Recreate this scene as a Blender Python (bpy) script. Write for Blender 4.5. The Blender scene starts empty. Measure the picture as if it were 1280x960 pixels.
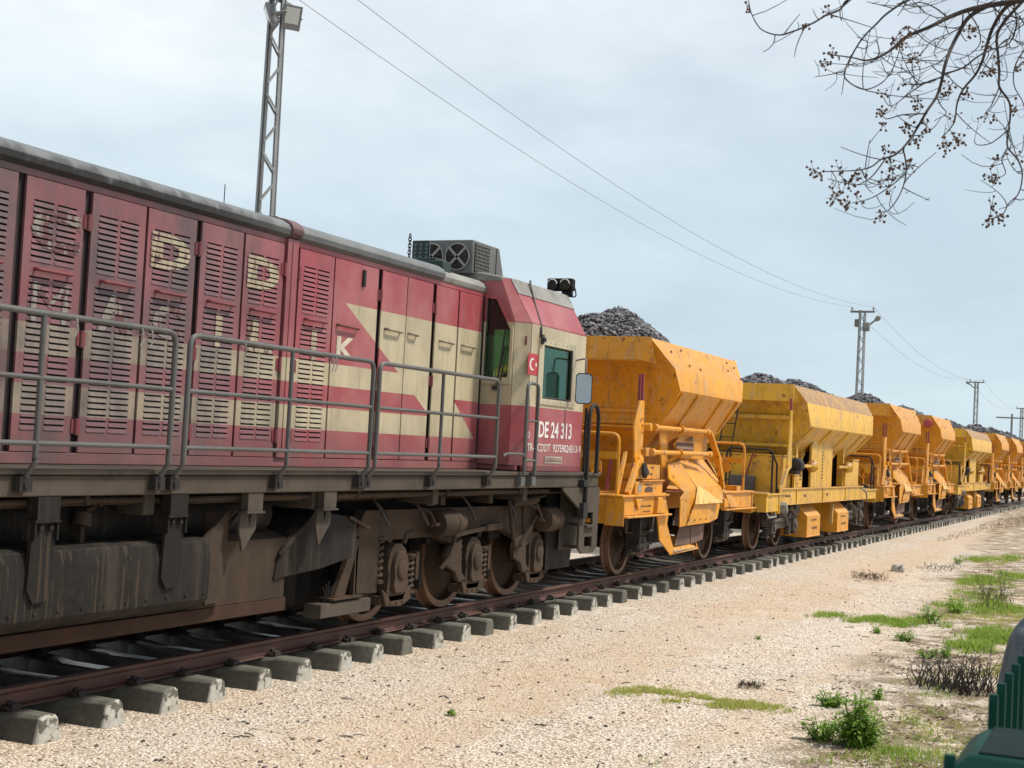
import bpy, bmesh, math, random
from mathutils import Vector, Matrix, noise as mnoise
R_ = math.radians
sc = bpy.context.scene
COL = sc.collection
rnd = random.Random(7)

# ------------------------------------------------------------------ camera
FPX = 1757.184; YAW = .42889682; PIT = .04240441; ROL = -.05158319
CAM = Vector((0, -7.826022, 1.837904))
F_ = Vector((math.cos(YAW)*math.cos(PIT), math.sin(YAW)*math.cos(PIT), math.sin(PIT)))
Rt0 = Vector((math.sin(YAW), -math.cos(YAW), 0)); Up0 = Rt0.cross(F_)
RT = Rt0*math.cos(ROL) - Up0*math.sin(ROL); UP = Up0*math.cos(ROL) + Rt0*math.sin(ROL)
cd = bpy.data.cameras.new('camera'); cam = bpy.data.objects.new('camera', cd); COL.objects.link(cam)
cam.matrix_world = Matrix(((RT.x, UP.x, -F_.x, CAM.x), (RT.y, UP.y, -F_.y, CAM.y), (RT.z, UP.z, -F_.z, CAM.z), (0, 0, 0, 1)))
cd.sensor_width = 36; cd.lens = FPX/1280*36; cd.clip_start = .05; cd.clip_end = 6000
cd.dof.use_dof = True; cd.dof.focus_distance = 17; cd.dof.aperture_fstop = 7.0
sc.camera = cam

# ------------------------------------------------------------------ sky, sun, exposure
SUN_EL, SUN_AZ = 57, -60          # degrees; azimuth counted from +x towards +y
world = bpy.data.worlds.new('World'); sc.world = world; world.use_nodes = True
wn = world.node_tree; wn.nodes.clear()
def W(t, **k):
    n = wn.nodes.new(t)
    for a, b in k.items(): setattr(n, a, b)
    return n
wl = wn.links.new
sky = W('ShaderNodeTexSky', sky_type='NISHITA', sun_disc=False, sun_elevation=R_(SUN_EL), sun_rotation=R_(90-SUN_AZ), air_density=1.0, dust_density=2.0, ozone_density=1.5)
tc = W('ShaderNodeTexCoord'); sx = W('ShaderNodeSeparateXYZ'); wl(tc.outputs['Generated'], sx.inputs[0])
def wm(op, a, b, clamp=False):
    n = W('ShaderNodeMath', operation=op, use_clamp=clamp)
    for i, v in enumerate((a, b)):
        if hasattr(v, 'links'): wl(v, n.inputs[i])
        else: n.inputs[i].default_value = v
    return n.outputs[0]
den = wm('ADD', wm('MAXIMUM', sx.outputs[2], 0.0), .22)
cv = W('ShaderNodeCombineXYZ'); wl(wm('DIVIDE', sx.outputs[0], den), cv.inputs[0]); wl(wm('DIVIDE', sx.outputs[1], den), cv.inputs[1]); wl(wm('MULTIPLY', sx.outputs[2], 2.0), cv.inputs[2])
def wnoise(scale, detail, rough, off):
    n = W('ShaderNodeTexNoise'); n.inputs['Scale'].default_value = scale; n.inputs['Detail'].default_value = detail; n.inputs['Roughness'].default_value = rough
    m = W('ShaderNodeVectorMath', operation='ADD'); m.inputs[1].default_value = off; wl(cv.outputs[0], m.inputs[0]); wl(m.outputs[0], n.inputs['Vector'])
    return n.outputs['Fac']
def wramp(f, stops):
    r = W('ShaderNodeValToRGB'); wl(f, r.inputs[0])
    r.color_ramp.interpolation = 'EASE'
    while len(r.color_ramp.elements) < len(stops): r.color_ramp.elements.new(.5)
    for e, (p, c) in zip(r.color_ramp.elements, stops): e.position = p; e.color = c if len(c) == 4 else (*c, 1)
    return r.outputs[0]
def wmix(f, a, b):
    m = W('ShaderNodeMix', data_type='RGBA')
    for i, v in ((0, f), (6, a), (7, b)):
        if hasattr(v, 'links'): wl(v, m.inputs[i])
        else: m.inputs[i].default_value = v
    return m.outputs[2]
def gain(c, k):
    m = W('ShaderNodeVectorMath', operation='SCALE'); wl(c, m.inputs[0]); m.inputs[3].default_value = k
    return m.outputs[0]
cl = wramp(wnoise(.8, 5, .55, (3.1, 1.7, .4)), [(.30, (.56, .635, .715)), (.44, (.66, .735, .80)), (.54, (.79, .855, .90)), (.68, (.94, .965, .985))])
fine = wramp(wnoise(2.6, 6, .6, (1, 9, 2)), [(.3, (.90, .91, .93)), (.7, (1.08, 1.075, 1.06))])
mul = W('ShaderNodeVectorMath', operation='MULTIPLY'); wl(cl, mul.inputs[0]); wl(fine, mul.inputs[1])
dv = W('ShaderNodeVectorMath', operation='DOT_PRODUCT'); wl(tc.outputs['Generated'], dv.inputs[0]); dv.inputs[1].default_value = (.62, .66, .42)
glow = wramp(dv.outputs['Value'], [(.86, (.96, .97, .985)), (.93, (1.03, 1.03, 1.03)), (.985, (1.08, 1.07, 1.06))])
mul2 = W('ShaderNodeVectorMath', operation='MULTIPLY'); wl(mul.outputs[0], mul2.inputs[0]); wl(glow, mul2.inputs[1]); mul = mul2
hz = wramp(sx.outputs[2], [(.0, (1, 1, 1)), (.16, (.75, .75, .75)), (.34, (0, 0, 0))])
low = wmix(.7, mul.outputs[0], (.60, .765, .845, 1))
cloud = wmix(hz, mul.outputs[0], low)
SKY_K = 5.85
skyc = wmix(.93, sky.outputs[0], gain(cloud, SKY_K))
bg = W('ShaderNodeBackground'); bg.inputs['Strength'].default_value = .1; wl(skyc, bg.inputs['Color'])
wo = W('ShaderNodeOutputWorld'); wl(bg.outputs[0], wo.inputs['Surface'])

sd = bpy.data.lights.new('sun', 'SUN'); sun = bpy.data.objects.new('sun', sd); COL.objects.link(sun)
sd.energy = 2.6; sd.angle = R_(7); sd.color = (1, .93, .82)
to_sun = Vector((math.cos(R_(SUN_EL))*math.cos(R_(SUN_AZ)), math.cos(R_(SUN_EL))*math.sin(R_(SUN_AZ)), math.sin(R_(SUN_EL))))
sun.rotation_euler = to_sun.to_track_quat('Z', 'Y').to_euler(); sun.location = (0, -20, 30)
sc.view_settings.view_transform = 'Standard'; sc.view_settings.look = 'None'; sc.view_settings.gamma = 1
sc.view_settings.use_curve_mapping = False; sc.view_settings.exposure = 0.84

# ------------------------------------------------------------------ measuring helpers: a pixel of the photograph to a point in the place
def ray(px, py): return F_ + RT*((px-640)/FPX) - UP*((py-480)/FPX)
def at(px, py, y):
    d = ray(px, py); return CAM + d*((y-CAM.y)/d.y)
def atx(px, py, x):
    d = ray(px, py); return CAM + d*((x-CAM.x)/d.x)
def gr(px, py, z=-.3):
    d = ray(px, py); return CAM + d*((z-CAM.z)/d.z)
def dep(px, py, depth): return CAM + ray(px, py)*depth
GZ = -.30

# ------------------------------------------------------------------ mesh helpers
ORG = Vector((0, 0, 0))
class MB:
    def __init__(s): s.v = []; s.f = []; s.mi = []
    def add(s, vs, fs, mi=0):
        b = len(s.v); s.v += [Vector(p) for p in vs]
        for f in fs: s.f.append([b+i for i in f]); s.mi.append(mi)
        return s
    def box(s, x0, x1, y0, y1, z0, z1, mi=0):
        x0, x1 = sorted((x0, x1)); y0, y1 = sorted((y0, y1)); z0, z1 = sorted((z0, z1))
        return s.add([(x0,y0,z0),(x1,y0,z0),(x1,y1,z0),(x0,y1,z0),(x0,y0,z1),(x1,y0,z1),(x1,y1,z1),(x0,y1,z1)],
                     [(0,3,2,1),(4,5,6,7),(0,1,5,4),(1,2,6,5),(2,3,7,6),(3,0,4,7)], mi)
    def obox(s, p0, p1, w, h, up=(0,0,1), mi=0):
        p0, p1 = Vector(p0), Vector(p1); d = (p1-p0).normalized(); u = Vector(up)
        a = d.cross(u)
        if a.length < 1e-4: a = d.cross(Vector((0,1,0)))
        a.normalize(); b = a.cross(d); a = a*w/2; b = b*h/2
        vs = [p0-a-b, p0+a-b, p0+a+b, p0-a+b, p1-a-b, p1+a-b, p1+a+b, p1-a+b]
        return s.add(vs, [(0,1,2,3),(7,6,5,4),(0,4,5,1),(1,5,6,2),(2,6,7,3),(3,7,4,0)], mi)
    def plate(s, pts, t, mi=0):
        pts = [Vector(p) for p in pts]; n = Vector((0,0,0))
        for i in range(len(pts)): n += (pts[i]-pts[0]).cross(pts[(i+1) % len(pts)]-pts[0])
        n.normalize(); k = len(pts); o = n*t/2
        return s.add([p-o for p in pts]+[p+o for p in pts], [tuple(range(k-1,-1,-1)), tuple(range(k,2*k))]+[(i,(i+1)%k,k+(i+1)%k,k+i) for i in range(k)], mi)
    def prism(s, poly, ax, a0, a1, mi=0):
        def P(u, w, a): return (u, a, w) if ax == 'y' else (a, u, w) if ax == 'x' else (u, w, a)
        k = len(poly)
        return s.add([P(u, w, a0) for u, w in poly]+[P(u, w, a1) for u, w in poly], [tuple(range(k-1,-1,-1)), tuple(range(k,2*k))]+[(i,(i+1)%k,k+(i+1)%k,k+i) for i in range(k)], mi)
    def tube(s, pts, r, n=8, mi=0, r1=None):
        pts = [Vector(p) for p in pts]; K = len(pts); rings = []
        t0 = (pts[1]-pts[0]).normalized(); u = t0.cross(Vector((0,0,1)))
        if u.length < .05: u = t0.cross(Vector((1,0,0)))
        u.normalize()
        for i, p in enumerate(pts):
            t = (pts[min(i+1,K-1)]-pts[max(i-1,0)])
            if t.length < 1e-9: t = t0
            t.normalize(); u = (u-t*u.dot(t)).normalized(); w = t.cross(u)
            q = r if r1 is None else r+(r1-r)*i/(K-1)
            if isinstance(r, (list, tuple)): q = r[i]
            rings.append([p+(u*math.cos(2*math.pi*k/n)+w*math.sin(2*math.pi*k/n))*q for k in range(n)])
        vs = [p for ring in rings for p in ring]; fs = []
        for i in range(K-1):
            for k in range(n): fs.append((i*n+k, i*n+(k+1)%n, (i+1)*n+(k+1)%n, (i+1)*n+k))
        fs += [tuple(range(n-1,-1,-1)), tuple((K-1)*n+k for k in range(n))]
        return s.add(vs, fs, mi)
    def cyl(s, p0, p1, r, n=20, mi=0, r1=None): return s.tube([p0, p1], r, n, mi, r1)
    def lathe(s, prof, c, ax, n=32, mi=0, ring=False):
        ax = Vector(ax).normalized(); u = ax.cross(Vector((0,0,1)))
        if u.length < .05: u = ax.cross(Vector((1,0,0)))
        u.normalize(); w = ax.cross(u); c = Vector(c); K = len(prof)
        vs = [c+ax*a+(u*math.cos(2*math.pi*k/n)+w*math.sin(2*math.pi*k/n))*max(r, 1e-4) for a, r in prof for k in range(n)]
        fs = [(i*n+k, i*n+(k+1)%n, (i+1)*n+(k+1)%n, (i+1)*n+k) for i in range(K-1) for k in range(n)]
        if ring: fs += [((K-1)*n+k, (K-1)*n+(k+1)%n, (k+1)%n, k) for k in range(n)]
        else: fs += [tuple(range(n-1,-1,-1)), tuple((K-1)*n+k for k in range(n))]
        return s.add(vs, fs, mi)
    def loft(s, rings, caps=True, mi=0):
        k = len(rings[0]); vs = [p for r in rings for p in r]
        fs = [(i*k+j, i*k+(j+1)%k, (i+1)*k+(j+1)%k, (i+1)*k+j) for i in range(len(rings)-1) for j in range(k)]
        if caps: fs += [tuple(range(k-1,-1,-1)), tuple((len(rings)-1)*k+j for j in range(k))]
        return s.add(vs, fs, mi)
    def holed(s, outer, hole, t, mi=0):
        """plate with an opening: outer and hole are 3D loops in one plane"""
        bm = bmesh.new(); es = []
        for loop in (outer, hole):
            vs = [bm.verts.new(p) for p in loop]
            es += [bm.edges.new((vs[i], vs[(i+1)%len(vs)])) for i in range(len(vs))]
        bmesh.ops.triangle_fill(bm, use_beauty=True, edges=es)
        n = (Vector(outer[1])-Vector(outer[0])).cross(Vector(outer[2])-Vector(outer[1])).normalized()
        bm.verts.index_update(); bm.verts.ensure_lookup_table(); K = len(bm.verts)
        co = [v.co.copy() for v in bm.verts]; tri = []
        for f in bm.faces:
            ix = [v.index for v in f.verts]
            if f.normal.dot(n) < 0: ix.reverse()
            tri.append(ix)
        bnd = [[v.index for v in e.verts] for e in bm.edges if len(e.link_faces) == 1]
        bm.free(); b = len(s.v)
        s.v += [p+n*t/2 for p in co]+[p-n*t/2 for p in co]
        for ix in tri:
            s.f.append([b+i for i in ix]); s.f.append([b+K+i for i in reversed(ix)]); s.mi += [mi, mi]
        for i, j in bnd: s.f.append([b+i, b+j, b+K+j, b+K+i]); s.mi.append(mi)
        return s
    def build(s, name, mat, parent=None, bevel=0, smooth=True, angle=35, org=None, fixn=True):
        o0 = ORG if org is None else Vector(org)
        me = bpy.data.meshes.new(name); me.from_pydata([tuple(p-o0) for p in s.v], [], s.f)
        mats = mat if isinstance(mat, (list, tuple)) else [mat]
        for m in mats: me.materials.append(m)
        if len(mats) > 1:
            for p, i in zip(me.polygons, s.mi): p.material_index = i
        if fixn:
            bm = bmesh.new(); bm.from_mesh(me); bmesh.ops.recalc_face_normals(bm, faces=bm.faces); bm.to_mesh(me); bm.free()
        if smooth:
            for p in me.polygons: p.use_smooth = True
            me.set_sharp_from_angle(angle=R_(angle))
        ob = bpy.data.objects.new(name, me); COL.objects.link(ob)
        if parent: ob.parent = parent
        if bevel:
            b = ob.modifiers.new('bevel', 'BEVEL'); b.width = bevel; b.segments = 2; b.limit_method = 'ANGLE'; b.angle_limit = R_(40)
        return ob
def tag(o, label=None, cat=None, group=None, kind=None):
    for k, v in (('label', label), ('category', cat), ('group', group), ('kind', kind)):
        if v: o[k] = v
    return o
def empty(name, loc, label, cat, group=None, rz=0):
    o = bpy.data.objects.new(name, None); COL.objects.link(o); o.location = loc; o.rotation_euler = (0, 0, rz); o.empty_display_size = .2
    return tag(o, label, cat, group)
KIDS = {}
def copy_tree(o, parent=None):
    c = o.copy(); COL.objects.link(c)
    if parent: c.parent = parent
    for ch in list(o.children): copy_tree(ch, c)
    return c
def arc(c, r, a0, a1, n, ax):
    out = []
    for i in range(n+1):
        a = R_(a0+(a1-a0)*i/n); u, w = math.cos(a)*r, math.sin(a)*r
        out.append(Vector(c)+(Vector((u, 0, w)) if ax == 'y' else Vector((0, u, w)) if ax == 'x' else Vector((u, w, 0))))
    return out
def rounded(pts, r, n=5):
    """polyline with its inner corners rounded"""
    pts = [Vector(p) for p in pts]; out = [pts[0]]
    for i in range(1, len(pts)-1):
        a, b, c = pts[i-1], pts[i], pts[i+1]; d1 = (a-b); d2 = (c-b); q = min(r, d1.length*.45, d2.length*.45)
        p0 = b+d1.normalized()*q; p1 = b+d2.normalized()*q
        for k in range(n+1):
            t = k/n; out.append(p0*(1-t)**2+b*2*t*(1-t)+p1*t*t)
    return out+[pts[-1]]
def text_polys(txt, size, bold=0.0, sx=1.0):
    cu = bpy.data.curves.new('tmp', 'FONT'); cu.body = txt; cu.size = size; cu.offset = bold; cu.resolution_u = 3
    ob = bpy.data.objects.new('tmp', cu); COL.objects.link(ob)
    dg = bpy.context.evaluated_depsgraph_get(); me = bpy.data.meshes.new_from_object(ob.evaluated_get(dg))
    bpy.data.objects.remove(ob); bpy.data.curves.remove(cu)
    v = [(p.co.x*sx, p.co.y) for p in me.vertices]; f = [list(p.vertices) for p in me.polygons]; bpy.data.meshes.remove(me)
    return v, f
def text_mesh(mb, txt, x0, x1, z0, z1, y, bold=0.0, clip=None):
    """lettering on a side facing -y, fitted to a box; clip = list of (za, zb) bands that carry it"""
    v, f = text_polys(txt, 1.0, bold)
    xs = [p[0] for p in v]; ys = [p[1] for p in v]; a, b, c, d = min(xs), max(xs), min(ys), max(ys)
    V = [Vector((x0+(p[0]-a)/(b-a)*(x1-x0), y, z0+(p[1]-c)/(d-c)*(z1-z0))) for p in v]
    if not clip: return mb.add(V, f)
    for za, zb in clip:
        if zb < z0 or za > z1: continue
        bm = bmesh.new(); vv = [bm.verts.new(p) for p in V]
        for q in f:
            try: bm.faces.new([vv[i] for i in q])
            except ValueError: pass
        for pz, nz in ((za, -1), (zb, 1)):
            bmesh.ops.bisect_plane(bm, geom=bm.verts[:]+bm.edges[:]+bm.faces[:], plane_co=(0, 0, pz), plane_no=(0, 0, nz), clear_outer=True)
        bm.verts.index_update(); mb.add([w.co.copy() for w in bm.verts], [[w.index for w in q.verts] for q in bm.faces]); bm.free()
    return mb

# ------------------------------------------------------------------ material helpers
class NT:
    def __init__(s, name, rough=.6, metal=0, spec=.5):
        s.m = bpy.data.materials.new(name); s.m.use_nodes = True; s.t = s.m.node_tree; s.L = s.t.links.new
        s.b = s.t.nodes['Principled BSDF']; s.b.inputs['Roughness'].default_value = rough; s.b.inputs['Metallic'].default_value = metal
        s.b.inputs['Specular IOR Level'].default_value = spec
        g = s.n('ShaderNodeNewGeometry'); s.pos = g.outputs['Position']; s.geo = g
        q = s.n('ShaderNodeSeparateXYZ'); s.L(s.pos, q.inputs[0]); s.x, s.y, s.z = q.outputs
    def n(s, t, **k):
        o = s.t.nodes.new(t)
        for a, b in k.items(): setattr(o, a, b)
        return o
    def inp(s, sock, v):
        if hasattr(v, 'is_linked'): s.L(v, sock)
        else: sock.default_value = v
    def op(s, o, a, b=0.0, clamp=False):
        n = s.n('ShaderNodeMath', operation=o, use_clamp=clamp); s.inp(n.inputs[0], a); s.inp(n.inputs[1], b); return n.outputs[0]
    def gt(s, a, b): return s.op('GREATER_THAN', a, b)
    def lt(s, a, b): return s.op('LESS_THAN', a, b)
    def AND(s, *a):
        r = a[0]
        for q in a[1:]: r = s.op('MULTIPLY', r, q)
        return r
    def OR(s, *a):
        r = a[0]
        for q in a[1:]: r = s.op('MAXIMUM', r, q)
        return r
    def vec(s, scale, off=(0,0,0)):
        n = s.n('ShaderNodeVectorMath', operation='MULTIPLY_ADD'); s.L(s.pos, n.inputs[0])
        n.inputs[1].default_value = scale if hasattr(scale, '__len__') else (scale,)*3; n.inputs[2].default_value = off; return n.outputs[0]
    def noise(s, scale, detail=3, rough=.55, off=(0,0,0), dist=0):
        n = s.n('ShaderNodeTexNoise'); s.L(s.vec(scale, off), n.inputs['Vector']); n.inputs['Scale'].default_value = 1
        n.inputs['Detail'].default_value = detail; n.inputs['Roughness'].default_value = rough; n.inputs['Distortion'].default_value = dist
        return n.outputs['Fac']
    def voro(s, scale, feat='F1', vec=None, rand=1):
        n = s.n('ShaderNodeTexVoronoi', feature=feat); s.L(vec or s.vec(scale), n.inputs['Vector']); n.inputs['Scale'].default_value = 1; n.inputs['Randomness'].default_value = rand
        return n
    def smooth(s, v, a, b):
        n = s.n('ShaderNodeMapRange', interpolation_type='SMOOTHSTEP'); s.inp(n.inputs[0], v); n.inputs[1].default_value = a; n.inputs[2].default_value = b
        n.inputs[3].default_value = 0; n.inputs[4].default_value = 1; return n.outputs[0]
    def mix(s, f, a, b, bt='MIX'):
        n = s.n('ShaderNodeMix', data_type='RGBA', blend_type=bt)
        for i, v in ((0, f), (6, a), (7, b)):
            if hasattr(v, 'is_linked'): s.L(v, n.inputs[i])
            else: n.inputs[i].default_value = v if i == 0 else (*v[:3], 1)
        return n.outputs[2]
    def ramp(s, f, stops, interp='LINEAR'):
        r = s.n('ShaderNodeValToRGB'); s.L(f, r.inputs[0]); e = r.color_ramp.elements; r.color_ramp.interpolation = interp
        while len(e) < len(stops): e.new(.5)
        for q, (p, c) in zip(e, stops): q.position = p; q.color = (*c[:3], 1)
        return r.outputs[0]
    def bump(s, h, strength=.3, dist=.01, prev=None):
        n = s.n('ShaderNodeBump'); s.L(h, n.inputs['Height']); n.inputs['Strength'].default_value = strength; n.inputs['Distance'].default_value = dist
        if prev: s.L(prev, n.inputs['Normal'])
        s.L(n.outputs[0], s.b.inputs['Normal']); return n.outputs[0]
    def col(s, c): s.inp(s.b.inputs['Base Color'], c if hasattr(c, 'is_linked') else (*c[:3], 1)); return s.m
def hx(h):
    c = [int(h[i:i+2], 16)/255 for i in (0, 2, 4)]
    return tuple(((q+.055)/1.055)**2.4 if q > .04045 else q/12.92 for q in c)
def weather(s, base, dark=.72, dirt=(.09, .07, .055), amt=.35, streak=.35, rust=.0, rustc=(.13, .045, .02), dent=.0):
    big = s.noise(1.3, 4, .6); fine = s.noise(14, 4, .6)
    c = s.mix(s.smooth(big, .35, .7), base, s.mix(1, base, (dark, dark, dark), 'MULTIPLY'))
    st = s.noise((7, 7, .5), 4, .6, (3, 1, 0)); c = s.mix(s.op('MULTIPLY', s.smooth(st, .48, .75), streak), c, dirt)
    c = s.mix(s.op('MULTIPLY', s.smooth(s.op('ADD', s.op('MULTIPLY', big, .6), s.op('MULTIPLY', fine, .5)), .52, .78), amt), c, dirt)
    sp_ = s.noise(7, 5, .75, (4, 4, 8)); c = s.mix(s.op('MULTIPLY', s.smooth(sp_, .60, .635), amt), c, s.mix(1, dirt, (.55, .5, .5), 'MULTIPLY'))
    s2 = s.noise((22, 22, .9), 4, .65, (8, 3, 0)); c = s.mix(s.op('MULTIPLY', s.smooth(s2, .57, .63), streak*.6), c, s.mix(1, dirt, (1.5, 1.4, 1.3), 'MULTIPLY'))
    if rust:
        rn = s.noise(5, 6, .7, (9, 4, 2)); c = s.mix(s.smooth(rn, .66-rust*.2, .74-rust*.15), c, rustc)
    s.bump(s.op('ADD', s.op('MULTIPLY', fine, .5), big), .12+dent, .012)
    rv = s.op('ADD', s.op('MULTIPLY', fine, .25), s.b.inputs['Roughness'].default_value-.1); s.L(rv, s.b.inputs['Roughness'])
    return c
def paint(name, base, rough=.5, metal=0, **k):
    s = NT(name, rough, metal); return s.col(weather(s, base, **k))
M = {}
M['grime'] = paint('grimy_underframe', (.072, .049, .035), .75, dark=.5, dirt=(.05, .04, .032), amt=.5, streak=.4, rust=.15, rustc=(.13, .075, .045))
M['sill'] = paint('grimy_frame', (.085, .068, .054), .7, dark=.6, dirt=(.06, .05, .042), amt=.35, streak=.75)
M['tank'] = paint('dirty_tank', (.021, .019, .018), .65, dark=.6, dirt=(.065, .05, .038), amt=.3, streak=.6)
M['darksteel'] = paint('dark_steel', (.03, .028, .028), .65, dirt=(.07, .055, .04), amt=.3)
M['black'] = paint('blackened_steel', (.012, .012, .013), .6, amt=.15)
M['brownbar'] = paint('rusty_bar', (.062, .034, .024), .75, dirt=(.045, .03, .022), amt=.4)
M['handrail'] = paint('handrail_paint', (.10, .10, .098), .5, dirt=(.07, .055, .045), amt=.35)
M['wheelrim'] = paint('rusty_wheel', (.20, .105, .06), .55, dark=.6, dirt=(.06, .04, .03), amt=.5)
M['wheelweb'] = paint('dark_wheel', (.075, .05, .036), .7, dirt=(.03, .024, .02), amt=.5)
M['rail'] = paint('rusty_rail', (.095, .040, .030), .55, dark=.75, dirt=(.05, .032, .026), amt=.4, streak=.0)
M['clip'] = paint('rail_clip', (.035, .025, .022), .7)
for k_, v_ in (('grime', .15), ('tank', .12), ('darksteel', .2), ('black', .1), ('sill', .2), ('brownbar', .15), ('wheelweb', .15)): M[k_].node_tree.nodes['Principled BSDF'].inputs['Specular IOR Level'].default_value = v_
# ------------------------------------------------------------------ ground
def ground_material():
    s = NT('pale_gravel', .95, 0, .2)
    v = s.voro(46); v2 = s.voro(17)
    stone = s.ramp(v.outputs['Color'], [(.0, (.27, .205, .15)), (.18, (.48, .395, .31)), (.5, (.64, .555, .46)), (.78, (.76, .70, .62)), (1, (.40, .33, .26))])
    big = s.noise(.45, 4, .6); mid = s.noise(2.2, 4, .6, (4, 2, 0)); fn = s.noise(30, 3, .6)
    c = s.mix(s.smooth(big, .42, .68), stone, s.mix(1, stone, (1.0, .93, .86), 'MULTIPLY'))
    c = s.mix(s.op('MULTIPLY', s.smooth(mid, .52, .8), .30), c, (.45, .335, .24))
    # dark specks: odd stones and bits of soil between the pebbles
    c = s.mix(s.op('MULTIPLY', s.smooth(v.outputs['Distance'], .42, .75), .75), c, (.17, .125, .09))
    sp = s.n('ShaderNodeSeparateColor'); s.L(v2.outputs['Color'], sp.inputs[0])
    c = s.mix(s.op('MULTIPLY', s.AND(s.gt(sp.outputs[0], .93), s.lt(v2.outputs['Distance'], .33)), .8), c, (.10, .085, .075))
    # wheel-worn lane along the line, a little browner
    ln = s.op('ABSOLUTE', s.op('ADD', s.y, s.op('ADD', 2.35, s.op('MULTIPLY', big, .9))))
    c = s.mix(s.op('MULTIPLY', s.op('SUBTRACT', 1.0, s.smooth(ln, .2, .9)), .32), c, (.46, .315, .195))
    tr_ = s.op('ABSOLUTE', s.op('SUBTRACT', s.op('ABSOLUTE', s.op('ADD', s.y, s.op('ADD', 3.55, s.op('MULTIPLY', s.noise(.22, 2, .5, (1, 6, 2)), 1.1)))), .75))
    c = s.mix(s.op('MULTIPLY', s.op('SUBTRACT', 1.0, s.smooth(tr_, .08, .30)), s.op('MULTIPLY', s.smooth(mid, .35, .6), .42)), c, (.44, .32, .215))
    c = s.mix(s.op('MULTIPLY', s.smooth(s.noise(.9, 5, .65, (3, 9, 5)), .56, .74), .35), c, (.36, .285, .22))
    c = s.mix(s.op('MULTIPLY', s.smooth(s.noise(1.4, 5, .7, (13, 2, 5)), .58, .70), .5), c, s.mix(.5, stone, (.74, .70, .64)))
    # oily soil between the rails, with the shade under the train painted in
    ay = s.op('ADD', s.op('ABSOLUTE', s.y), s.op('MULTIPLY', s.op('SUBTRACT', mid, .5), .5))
    oil_shade = s.op('SUBTRACT', 1.0, s.smooth(ay, .66, .98)); c = s.mix(s.op('MULTIPLY', oil_shade, .93), c, s.mix(fn, (.02, .02, .02), (.055, .055, .05)))
    # earth and litter under the weeds on the right
    d = s.op('ADD', s.op('MULTIPLY', s.x, .07), s.op('MULTIPLY', s.y, -1.0))
    e = s.op('ADD', d, s.op('MULTIPLY', s.op('SUBTRACT', s.noise(.8, 4, .6, (7, 0, 0)), .5), 2.4))
    near = s.smooth(e, 5.9, 6.7)
    earth = s.ramp(s.noise(9, 5, .7), [(.3, (.12, .085, .055)), (.5, (.22, .165, .115)), (.62, (.16, .15, .06)), (.8, (.38, .30, .22))])
    c = s.mix(s.op('MULTIPLY', near, s.smooth(s.noise(2.6, 4, .65, (2, 5, 1)), .40, .58)), c, earth)
    s.bump(s.op('ADD', s.op('MULTIPLY', s.op('SUBTRACT', 1.0, v.outputs['Distance']), 1.0), s.op('MULTIPLY', fn, .4)), .9, .014)
    return s.col(c)
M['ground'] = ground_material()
g = MB()
xs = [-400, -60] + [-10+i*.5 for i in range(0, 121)] + [60, 90, 150, 300, 900, 2500]
ys = [-1500, -300, -60, -25] + [-14+i*.4 for i in range(0, 70)] + [20, 40, 80, 300, 1500]
def gz(x, y):
    f = min(1, max(0, (abs(y)-1.25)/1.2))
    return GZ + f*(mnoise.noise((x*.35, y*.35, 0))*.03 + mnoise.noise((x*1.3, y*1.3, 3))*.012) if -12 < x < 60 and -14 < y < 14 else GZ
vs = [(x, y, gz(x, y)) for y in ys for x in xs]; nx = len(xs)
g.add(vs, [(j*nx+i, j*nx+i+1, (j+1)*nx+i+1, (j+1)*nx+i) for j in range(len(ys)-1) for i in range(nx-1)])
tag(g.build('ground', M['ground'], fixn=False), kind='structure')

# ------------------------------------------------------------------ track: two rails, every sleeper on its own
RH = .14
prof = [(-.036, 0), (-.036, -.028), (-.028, -.036), (-.009, -.044), (-.009, -.115), (-.03, -.124), (-.065, -.130), (-.065, -RH), (.065, -RH), (.065, -.130), (.03, -.124), (.009, -.115), (.009, -.044), (.028, -.036), (.036, -.028), (.036, 0)]
for sgn, lab in ((-1, 'rusty brown rail nearest the camera, clipped on the sleeper ends beside the gravel'), (1, 'rusty rail on the far side of the track, mostly behind the wheels')):
    m = MB(); m.prism([(u+sgn*.7535, w) for u, w in prof], 'x', -40, 330)
    tag(m.build('rail', M['rail'], bevel=.005), lab, 'rail', 'rails of the track')
def concrete_material():
    s = NT('sleeper_concrete', .9, 0, .3)
    b = s.noise(3, 4, .6); f = s.noise(22, 5, .65)
    c = s.ramp(f, [(.25, (.075, .072, .056)), (.55, (.125, .118, .096)), (.8, (.18, .17, .14))])
    c = s.mix(s.op('MULTIPLY', s.smooth(b, .4, .7), .45), c, (.065, .066, .05))
    ay = s.op('ABSOLUTE', s.y)   # broken, paler end faces
    chip = s.AND(s.gt(ay, 1.186), s.gt(s.op('SUBTRACT', s.noise(15, 4, .6, (5, 5, 5)), s.op('MULTIPLY', s.op('ADD', s.z, .3), 1.1)), .36))
    c = s.mix(chip, c, s.ramp(f, [(.3, (.30, .285, .25)), (.7, (.50, .475, .42))]))
    s.bump(f, .35, .006); s.L(s.op('ADD', .28, s.op('MULTIPLY', s.gt(ay, .66), .6)), s.b.inputs['Roughness']); s.b.inputs['Specular IOR Level'].default_value = .6; return s.col(c)
M['concrete'] = concrete_material()
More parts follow.
